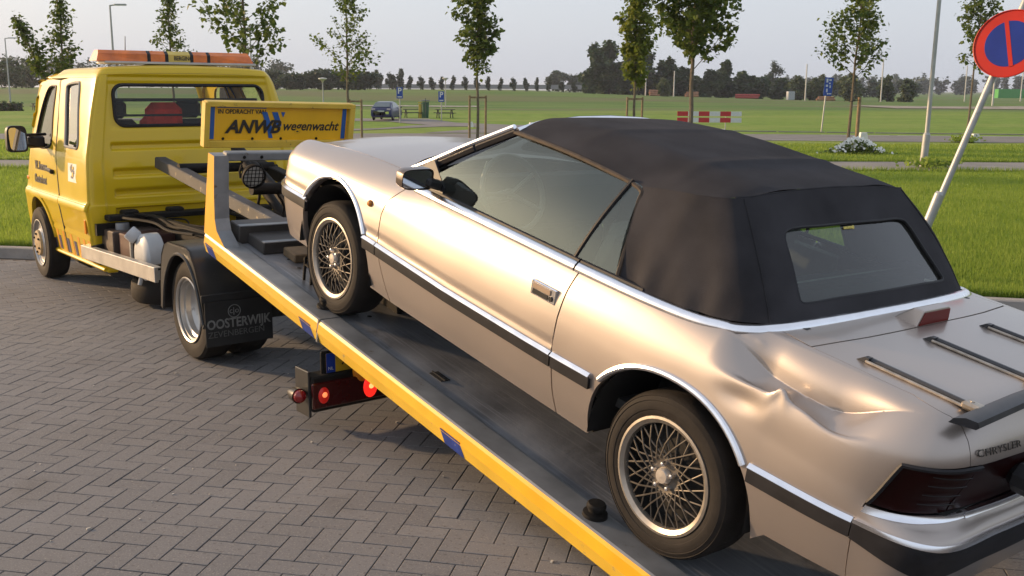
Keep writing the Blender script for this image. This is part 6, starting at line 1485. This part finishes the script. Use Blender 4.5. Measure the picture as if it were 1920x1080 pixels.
# ---- parked dark blue saloon, seen from behind
def parked_car(x, y, rz):
    root = empty('parked_car', (x, y, gz(x, y)+.02), rz); tag(root, 'dark blue hatchback parked with its tail towards the viewer by the picnic tables', 'car')
    CP = M('dark_blue_car_paint', (.010, .017, .085), rough=.3, coat=.35, var=.05); GL = M('dark_car_glass', (.07, .10, .11), rough=.08, var=.1, coat=.3)
    st = [(-2.12, .62, .40, .72, .68), (-2.08, .80, .30, .88, .74), (-1.98, .84, .25, .98, .76), (-1.60, .86, .22, 1.18, .70), (-1.15, .86, .22, 1.40, .64), (-.4, .86, .22, 1.45, .62), (.1, .86, .22, 1.42, .62), (.75, .85, .22, 1.10, .70), (1.05, .85, .22, .96, .74), (1.9, .80, .25, .78, .70), (2.12, .66, .40, .60, .60)]
    def body(u, v):
        q = u*(len(st)-1); i = min(len(st)-2, int(q)); f = q-i; x_, w_, z0_, z1_, wt = [st[i][k]*(1-f)+st[i+1][k]*f for k in range(5)]
        zs = min(.92, z1_-.04); pr = [(0, z0_), (w_*.9, z0_), (w_, z0_+.12), (w_, .62 if z1_ > .7 else z1_-.1), (w_*.97, zs), (wt, z1_-.03), (wt*.85, z1_), (0, z1_+.01)]
        pr = pr+[(-a, b_) for a, b_ in pr[-2:0:-1]]; k = v*len(pr); n0 = int(k) % len(pr); g = k-int(k); a, b_ = pr[n0], pr[(n0+1) % len(pr)]
        return (x_, a[0]*(1-g)+b_[0]*g, a[1]*(1-g)+b_[1]*g)
    b = B(); b.grid(body, 30, 14); b.build('body', CP, root, fix=True, smooth=25)
    b = B(); b.add([(-1.93, -.66, 1.03), (-1.93, .66, 1.03), (-1.24, .56, 1.375), (-1.24, -.56, 1.375)], [(0, 1, 2, 3)]); b.v = [(x_-.02, y_, z_+.015) for x_, y_, z_ in b.v]; b.build('rear_window', GL, root, smooth=0)
    for sy in (-1, 1):
        b = B(); b.add([(-1.5, sy*.80, .98), (.85, sy*.80, .97), (.15, sy*.655, 1.36), (-1.05, sy*.655, 1.37)], [(0, 1, 2, 3)]); b.v = [(x_, y_*1.012, z_) for x_, y_, z_ in b.v]; b.build('side_window', GL, root, smooth=0)
        b = B(); b.box((-2.065, sy*.60, .86), (.06, .30, .14), bev=.02); b.build('tail_lamp', M('pale_tail_lamp', (.42, .38, .38), rough=.2, coat=.4), root)
        b = B(); b.box((.75, sy*.95, 1.0), (.10, .18, .12), bev=.03); b.build('wing_mirror', DARKPL, root)
        for xx in (-1.35, 1.25):
            w = B(); w.lathe([(.18, -.1), (.29, -.1), (.31, -.07), (.31, .0), (.28, .02), (.2, .02)], Matrix.Translation((xx, sy*.80, .31)) @ Matrix.Rotation(-sy*math.pi/2, 4, 'X'), 24); wo = w.build('wheel', TYRE, root)
            w = B(); w.lathe([(0, .01), (.15, .015), (.20, .0)], Matrix.Translation((xx, sy*.80, .31)) @ Matrix.Rotation(-sy*math.pi/2, 4, 'X'), 20); w.build('wheel_cover', STEELRIM, wo)
    b = B(); b.box((-2.115, .0, .72), (.02, .52, .11)); b.build('number_plate', M('pale_plate', (.40, .45, .40), rough=.5), root)
    return root
parked_car(-7.0, 57.2, rad(84)).scale = (.7, .7, .7)

# ---- picnic tables, bin, hedge
PIC = M('dark_green_table', (.020, .030, .024), rough=.7, var=.3)
def picnic():
    root = empty('picnic_table'); 
    for i in range(3): b = B(); b.box((0, -.24+.24*i, .72), (1.7, .21, .045)); b.build('table_plank', PIC, root)
    for y in (-.72, .72): b = B(); b.box((0, y, .44), (1.7, .26, .045)); b.build('bench', PIC, root)
    for x in (-.6, .6):
        b = B(); b.box((x, 0, .40), (.07, 1.6, .08)); b.beam((x, -.62, 0), (x, -.2, .70), .07, .07); b.beam((x, .62, 0), (x, .2, .70), .07, .07); b.build('leg_frame', PIC, root)
    return root
pt = picnic()
for i, (x, y, rz, lab) in enumerate(((-6.08, 62.4, .25, 'dark picnic table between the parked car and the bin'), (-4.15, 62.6, .25, 'dark picnic table behind the right parking sign'), (-35.2, 76.5, .6, 'dark picnic table at the right end of the clipped hedge'), (-33.2, 77.5, .3, 'second dark picnic table further right of the clipped hedge'))):
    o = pt if i == 0 else copy_tree(pt); o.location = (x, y, gz(x, y)); o.rotation_euler = (0, 0, rz); tag(o, lab, 'picnic table', 'dark picnic tables on the lawn'); o.scale = (.7, .7, .7)
root = empty('litter_bin', (-5.3, 62.1, gz(-5, 62))); tag(root, 'green litter bin with a lid beside a yellow post, between the picnic tables', 'bin')
b = B(); b.lathe([(0, 0), (.20, 0), (.24, .9), (.24, .95)], None, 16); b.build('drum', M('green_bin', (.03, .09, .05), rough=.6), root); b = B(); b.lathe([(.30, 1.0), (.30, 1.04), (.0, 1.10)], None, 16); b.tube([(.05, -.26, 0), (.05, -.26, 1.2)], .02, 6); b.build('lid', M('dark_bin_lid', (.03, .05, .05), rough=.5), root)
b = B(); b.box((-.30, .0, .42), (.16, .14, .84), bev=.01); b.box((-.3, 0, .92), (.24, .2, .06)); b.build('yellow_post', M('yellow_post', (.50, .36, .05), rough=.6), root)
def leafbox(name, x0, x1, y, w, h, lab):
    r = np.random.default_rng(21); n = 2600; c = np.stack([x0+(x1-x0)*r.random(n), y+w*(r.random(n)-.5), h*r.random(n)], 1); root = empty(name, (0, 0, gz(x0, y))); link('foliage', leaf_cards('foliage', c, .22, r, LEAFD), None, root)
    b = B(); b.box(((x0+x1)/2, y, h*.45), (x1-x0-.2, w*.7, h*.85)); b.build('stem', DBARK, root); tag(root, lab, 'hedge')
leafbox('hedge', -46, -34.9, 73, 1.2, .62, 'low clipped hedge on the lawn left of the truck mirror')

# ---- lamp posts
def streetlight(x, y, h, arm, lab, grp='tall street lights'):
    root = empty('street_light', (x, y, gz(x, y))); tag(root, lab, 'street light', grp)
    b = B(); b.tube([(0, 0, 0), (0, 0, h)], [.09, .05], 8); b.build('pole', POLEM, root)
    b = B(); b.tube([(0, 0, h-.02), (arm*.4, 0, h+.02)], .04, 6); b.box((arm*.8, 0, h+.03), (abs(arm)*.9, .22, .10), bev=.03); b.build('lamp_head', POLEM, root)
streetlight(-23.1, 60, 6.35, .75, 'street light standing above the left part of the beacon bar'); streetlight(-48.8, 100, 6.35, .9, 'street light in front of the pines at the far left'); streetlight(-64, 140, 6.4, 1.0, 'small distant street light between the pines and the forked tree'); streetlight(-20.2, 80, 6.4, .7, 'street light behind the wide young tree at the right end of the cab')
def bollard_lamp(x, y, h, lab):
    root = empty('mushroom_lamp', (x, y, gz(x, y))); tag(root, lab, 'lamp post', 'mushroom lamps in the field')
    b = B(); b.tube([(0, 0, 0), (0, 0, h-.25)], [.05, .04], 8); b.build('pole', POLEM, root)
    b = B(); b.lathe([(.05, -.30), (.12, -.16), (.30, -.06), (.34, -.04), (.30, .02), (0, .06)], Matrix.Translation((0, 0, h)), 16); b.build('lamp_head', M('cream_lamp_head', (.50, .48, .42), rough=.5), root)
bollard_lamp(-14.0, 76, 2.35, 'mushroom lamp right of the truck cab in front of the dark wood'); bollard_lamp(-6.8, 104, 2.9, 'mushroom lamp above the gap between the two parking signs')
for x, y, h, lab in ((98, 215, 8, 'thin far mast right of the single stake tree'), (70.5, 165, 6.5, 'pale far post left of the grey lamp pole'), (106, 200, 9, 'thin far mast between lamp pole and leaning sign'), (112, 232, 8.5, 'far mast just right of the leaning sign pole'), (104, 210, 8.8, 'far mast near the right edge under the sign disc')):
    pass
MAST = M('pale_far_mast', (.45, .45, .43), rough=.7)
for x, y, h, lab in ((63.5, 178, 7.2, 'pale far mast right of the staked tree crown'), (51.0, 180, 6.2, 'pale far mast behind the stake'), (60.5, 130, 5.5, 'pale far mast left of the leaning sign pole'), (83.2, 190, 6.5, 'pale far mast right of the leaning sign pole'), (93.5, 190, 6.0, 'pale far mast at the right edge'), (29.6, 190, 4.6, 'pale far mast before the tall dark tree beyond the wood'), (24.4, 190, 4.4, 'thin pale far mast above the red pipes')):
    o = tag(B().tube([(0, 0, 0), (0, 0, h)], [.13, .10], 6).build('far_mast', MAST), lab, 'mast', 'pale masts in the far field'); o.location = (x, y, gz(x, y))

# ---- far trees
def crown_cloud(r, blobs, n):
    vol = np.array([b_[3]*b_[4] for b_ in blobs]); k = r.choice(len(blobs), n, p=vol/vol.sum()); d = r.normal(0, 1, (n, 3)); d /= np.linalg.norm(d, axis=1, keepdims=True); rr = r.random(n)**.45
    bl = np.array(blobs); return np.stack([bl[k, 0]+d[:, 0]*rr*bl[k, 3], bl[k, 1]+d[:, 1]*rr*bl[k, 3], bl[k, 2]+d[:, 2]*rr*bl[k, 4]], 1)
def far_tree(name, x, y, H, W, seed, lab, group, mat=LEAFD, n=900, leaf=.6, low=.12, narrow=False):
    r = np.random.default_rng(seed); root = empty(name, (x, y, gz(x, y))); tag(root, lab, 'tree' if H > 3 else 'shrub', group)
    blobs = []
    nb = 14 if not narrow else 6
    for i in range(nb):
        f = low+(.93-low)*(i+.5)/nb; w = W*(math.sin(math.pi*min(.97, (f-low)/(1-low)*.80+.16)))**.8
        blobs.append((r.normal(0, w*.42), r.normal(0, w*.42), H*f, w*(.40+.25*r.random()), H*(.09+.05*r.random()) if not narrow else H*.16))
    c = crown_cloud(r, blobs, n); c[:, 2] = np.clip(c[:, 2], .05, None); link('crown', leaf_cards('crown', c, leaf, r, mat), None, root)
    b = B(); b.tube([(0, 0, -.3), (r.normal(0, .1), 0, H*.5), (r.normal(0, .2), 0, H*.85)], [.02*H+.04, .014*H, .004*H], 6); b.build('trunk', DBARK, root); return root
G1 = 'big trees and shrubs of the dark wood'
for i, (x, y, H, W, lab) in enumerate(((15.5, 200, 9.6, 2.6, 'tall dark tree at the left corner of the wood'), (19.0, 204, 10.4, 2.9, 'tallest dark tree near the left corner of the wood'), (22.6, 202, 9.2, 2.6, 'dark tree behind the yellowish columnar young tree'), (26.6, 206, 9.0, 2.8, 'dark tree right of the yellowish columnar young tree'), (30.2, 203, 7.2, 2.6, 'mid-high dark tree where the wood steps down'), (34.2, 205, 5.6, 2.6, 'lower dark tree left of the broad young maple'), (38.5, 203, 5.2, 2.7, 'dark rounded tree behind the broad young maple trunk'), (42.0, 206, 7.2, 2.2, 'taller slim tree right behind the broad young maple'), (45.5, 203, 5.0, 2.6, 'dark bushy tree right of the broad young maple'))):
    far_tree('dark_tree', x, y, H, W, 40+i, lab, G1, n=3600, leaf=.72, low=.02)
G2 = 'bushes and trees along the far field'
for i, (x, y, H, W, m, lab) in enumerate(((49.2, 204, 4.3, 2.5, LEAFD, 'low dark bush above the red pipes'), (53.0, 205, 4.2, 2.4, LEAFD, 'low dark bush right of the red pipes'), (66.5, 265, 9.2, 3.0, LEAFP, 'bluish tall tree standing behind the willow bushes'), (53.2, 193, 4.4, 2.3, LEAFB, 'pale willow bush in front of the bluish tall tree'), (57.0, 196, 4.2, 2.0, LEAFB, 'pale willow bush just left of the grey container'), (60.0, 200, 4.9, 1.7, LEAFB, 'pointed pale bush right of the grey container'), (63.2, 195, 5.2, 2.2, LEAFB, 'large pale willow bush left of the blue route sign'), (60.5, 185, 4.2, 1.6, LEAFB, 'pale bush behind the blue route sign'), (66.0, 182, 4.6, 1.5, LEAFB, 'pale bush behind the single stake'), (68.0, 178, 3.8, 1.5, LEAFB, 'pale bush right of the single stake'), (26.0, 178, 3.0, .9, LEAFB, 'small pale shrub right of the stakes above the soft top'))):
    far_tree('field_bush', x, y, H, W, 60+i, lab, G2, mat=m, n=2000, leaf=.52, low=.02)
proto = {}
xs_row = [(700, 22, 1.25), (716, 30, 1.2), (724, 24, 1.1), (740, 26, 1.2), (747, 23, .9), (760, 32, 1.3), (777, 21, 1.), (795, 21, 1.), (814, 20, 1.), (833, 21, .9), (854, 22, .9), (874, 22, .85), (894, 20, .85), (916, 22, .9), (939, 20, .8), (960, 21, .9), (982, 21, .85), (1003, 22, .75), (1026, 22, .85), (1047, 18, .8), (1068, 16, .85)]
names_ = ['first', 'second', 'third', 'fourth', 'fifth', 'sixth', 'seventh', 'eighth', 'ninth', 'tenth', 'eleventh', 'twelfth', 'thirteenth', 'fourteenth', 'fifteenth', 'sixteenth', 'seventeenth', 'eighteenth', 'nineteenth', 'twentieth', 'last']
for i, (px_, hp, wf) in enumerate(xs_row):
    y = 235; x = (px_-960)/1900*y*1.03; H = hp/1900*y*1.25; lab = 'small upright poplar, %s from the left in the far row' % names_[i]
    if i < 4: proto[i] = far_tree('row_poplar', x, y, 3.4, .80, 90+i, lab, 'row of small poplars on the far bank', mat=LEAFP, n=620, leaf=.42, low=.18, narrow=True); o = proto[i]
    else:
        o = copy_tree(proto[i % 4]); o.location = (x, y, gz(x, y)); o['label'] = lab
    o.scale = (wf*1.0, wf, H/3.4); o.location.z = gz(x, y)-.2
for i, (px_, top, y, W) in enumerate(((2, 116, 168, 2.6), (20, 112, 172, 2.6), (40, 114, 170, 2.8), (60, 117, 168, 2.6), (102, 118, 178, 2.2), (90, 125, 190, 1.8), (-20, 112, 172, 3.0))):
    x = (px_-960)/1900*y*1.03; H = 1.84+(168-top)/1900*y-gz(x, y)
    far_tree('bank_pine', x, y, H, W, 120+i, ('first', 'second', 'third', 'fourth', 'right-hand slim', 'short', 'outermost')[i]+' dark pine on the bank at the far left above the truck mirror', 'dark pines on the left bank', n=1300, leaf=.5, low=.10)
def wood(name, lab, x0, x1, y, h0, h1, mat, n, leaf, seed, depth=8, z0=0.):
    r = np.random.default_rng(seed); k = int((x1-x0)/2.2); bl = []
    for i in range(k):
        x = x0+(x1-x0)*(i+.5)/k; H = h0+(h1-h0)*r.random(); yy = y+depth*r.random()
        for f in (.25, .5, .75): bl.append((x+r.normal(0, .8), yy, gz(x, y)+H*f, 1.5+.8*r.random(), H*.22))
    o = link(name, leaf_cards(name, crown_cloud(r, bl, n), leaf, r, mat), None); return tag(o, lab, 'woodland', kind='stuff')
wood('far_wood', 'dark hazy wood behind the truck between cab and sign board', -41, -23, 168, 2.6, 3.7, LEAFP, 12000, .5, 200)
wood('left_wood', 'hazy wood far left beyond the pines', -150, -66, 300, 7, 10, LEAFP, 9000, .9, 201)
wood('horizon_wood', 'long hazy wood along the right horizon', 135, 330, 560, 8, 11.5, LEAFP, 16000, 1.5, 202, 30)
wood('middle_wood', 'hazy wood left of the dark trees', 12, 30, 330, 5, 7.5, LEAFP, 6000, .8, 203)
wood('back_wood', 'hazy bushes filling the gap behind the field bushes', 70, 118, 300, 3.5, 5.5, LEAFP, 9000, .8, 204)
wood('behind_wood', 'dense underwood between the dark trees', 15, 51, 211, 3.0, 5.0, LEAFD, 22000, .65, 205)
# ---- motorway rail, field strips, containers, stacked pipes
b = B(); b.box((-12, 264, gz(-14, 262)+.9), (96, .3, 1.1)); tag(b.build('noise_barrier', M('grey_barrier', (.24, .24, .25), rough=.8, var=.2)), 'long low grey barrier on the far bank behind the poplar row', 'barrier')
b = B(); xs = np.linspace(-21, -3.5, 40); b.add([(x, 105+.4*math.sin(x), gz(x, 105)+.06) for x in xs]+[(x, 108.5+.5*math.sin(x*1.4), gz(x, 108.5)+.10) for x in xs], [(i, i+1, 41+i, 40+i) for i in range(39)]); tag(b.build('gravel_strip', M('pale_gravel', (.34, .32, .28), rough=.95, var=.4, scale=2, wear=(.16, .17, .10), wear_amt=.5, wscale=1.2), smooth=0), kind='structure')
b = B(); xs = np.linspace(30, 95, 40); b.add([(x, 108+1.5*math.sin(x*.3), gz(x, 108)+.05) for x in xs]+[(x, 124+2*math.sin(x*.21), gz(x, 124)+.05) for x in xs], [(i, i+1, 41+i, 40+i) for i in range(6, 39)]); tag(b.build('bare_soil', M('bare_soil', (.25, .22, .18), rough=.95, var=.3, scale=.6, wear=(.11, .13, .05), wear_amt=.5, wscale=.4), smooth=0), kind='structure')
RPIPE = M('red_pipe', (.36, .045, .035), rough=.6, var=.2); TIMB = M('timber_stack', (.34, .17, .09), rough=.8, var=.3, scale=2)
def pile(name, x, y, n, w, rows, r_, mat, lab, cat):
    root = empty(name, (x, y, gz(x, y))); tag(root, lab, cat); k = 0
    for j in range(rows):
        for i in range(n-j):
            b = B(); b.tube([(-w/2+random.uniform(-.2, .2), i*2.1*r_+j*r_, r_+j*1.8*r_), (w/2+random.uniform(-.2, .2), i*2.1*r_+j*r_, r_+j*1.8*r_)], r_, 6); b.build('pipe' if mat is RPIPE else 'beam', mat, root)
pile('red_pipe_stack', 43.2, 190, 3, 4.2, 2, .22, RPIPE, 'stack of long red pipes before the low dark bushes', 'pipes'); pile('brick_stack', 26.0, 189, 3, 1.7, 3, .20, TIMB, 'short reddish stack left of the broad young maple', 'stack'); pile('timber_stack', 32.8, 189, 3, 2.2, 4, .17, TIMB, 'pale timber stack right of the broad young maple trunk', 'timber'); pile('timber_stack', 56.5, 186, 2, 3.2, 2, .2, TIMB, 'low brown timber stack right of the grey container', 'timber')
b = B(); b.box((0, 0, .75), (1.2, 1.4, 1.5), bev=.03)
for i in range(5): b.box((-.5+.25*i, -.72, .75), (.06, .04, 1.3))
o = tag(b.build('grey_container', M('pale_grey_steel', (.42, .44, .46), rough=.6)), 'small pale grey container at the foot of the willow bushes', 'container'); o.location = (50.3, 187, gz(50, 187))
b = B(); b.box((0, 0, 1.3), (9, 2.4, 2.6), bev=.03)
for i in range(18): b.box((-4.3+.5*i, -1.22, 1.3), (.12, .06, 2.3))
o = tag(b.build('green_container', M('bright_green_steel', (.06, .30, .06), rough=.6)), 'bright green container on the horizon right of the leaning sign pole', 'container'); o.location = (145, 300, gz(145, 300))
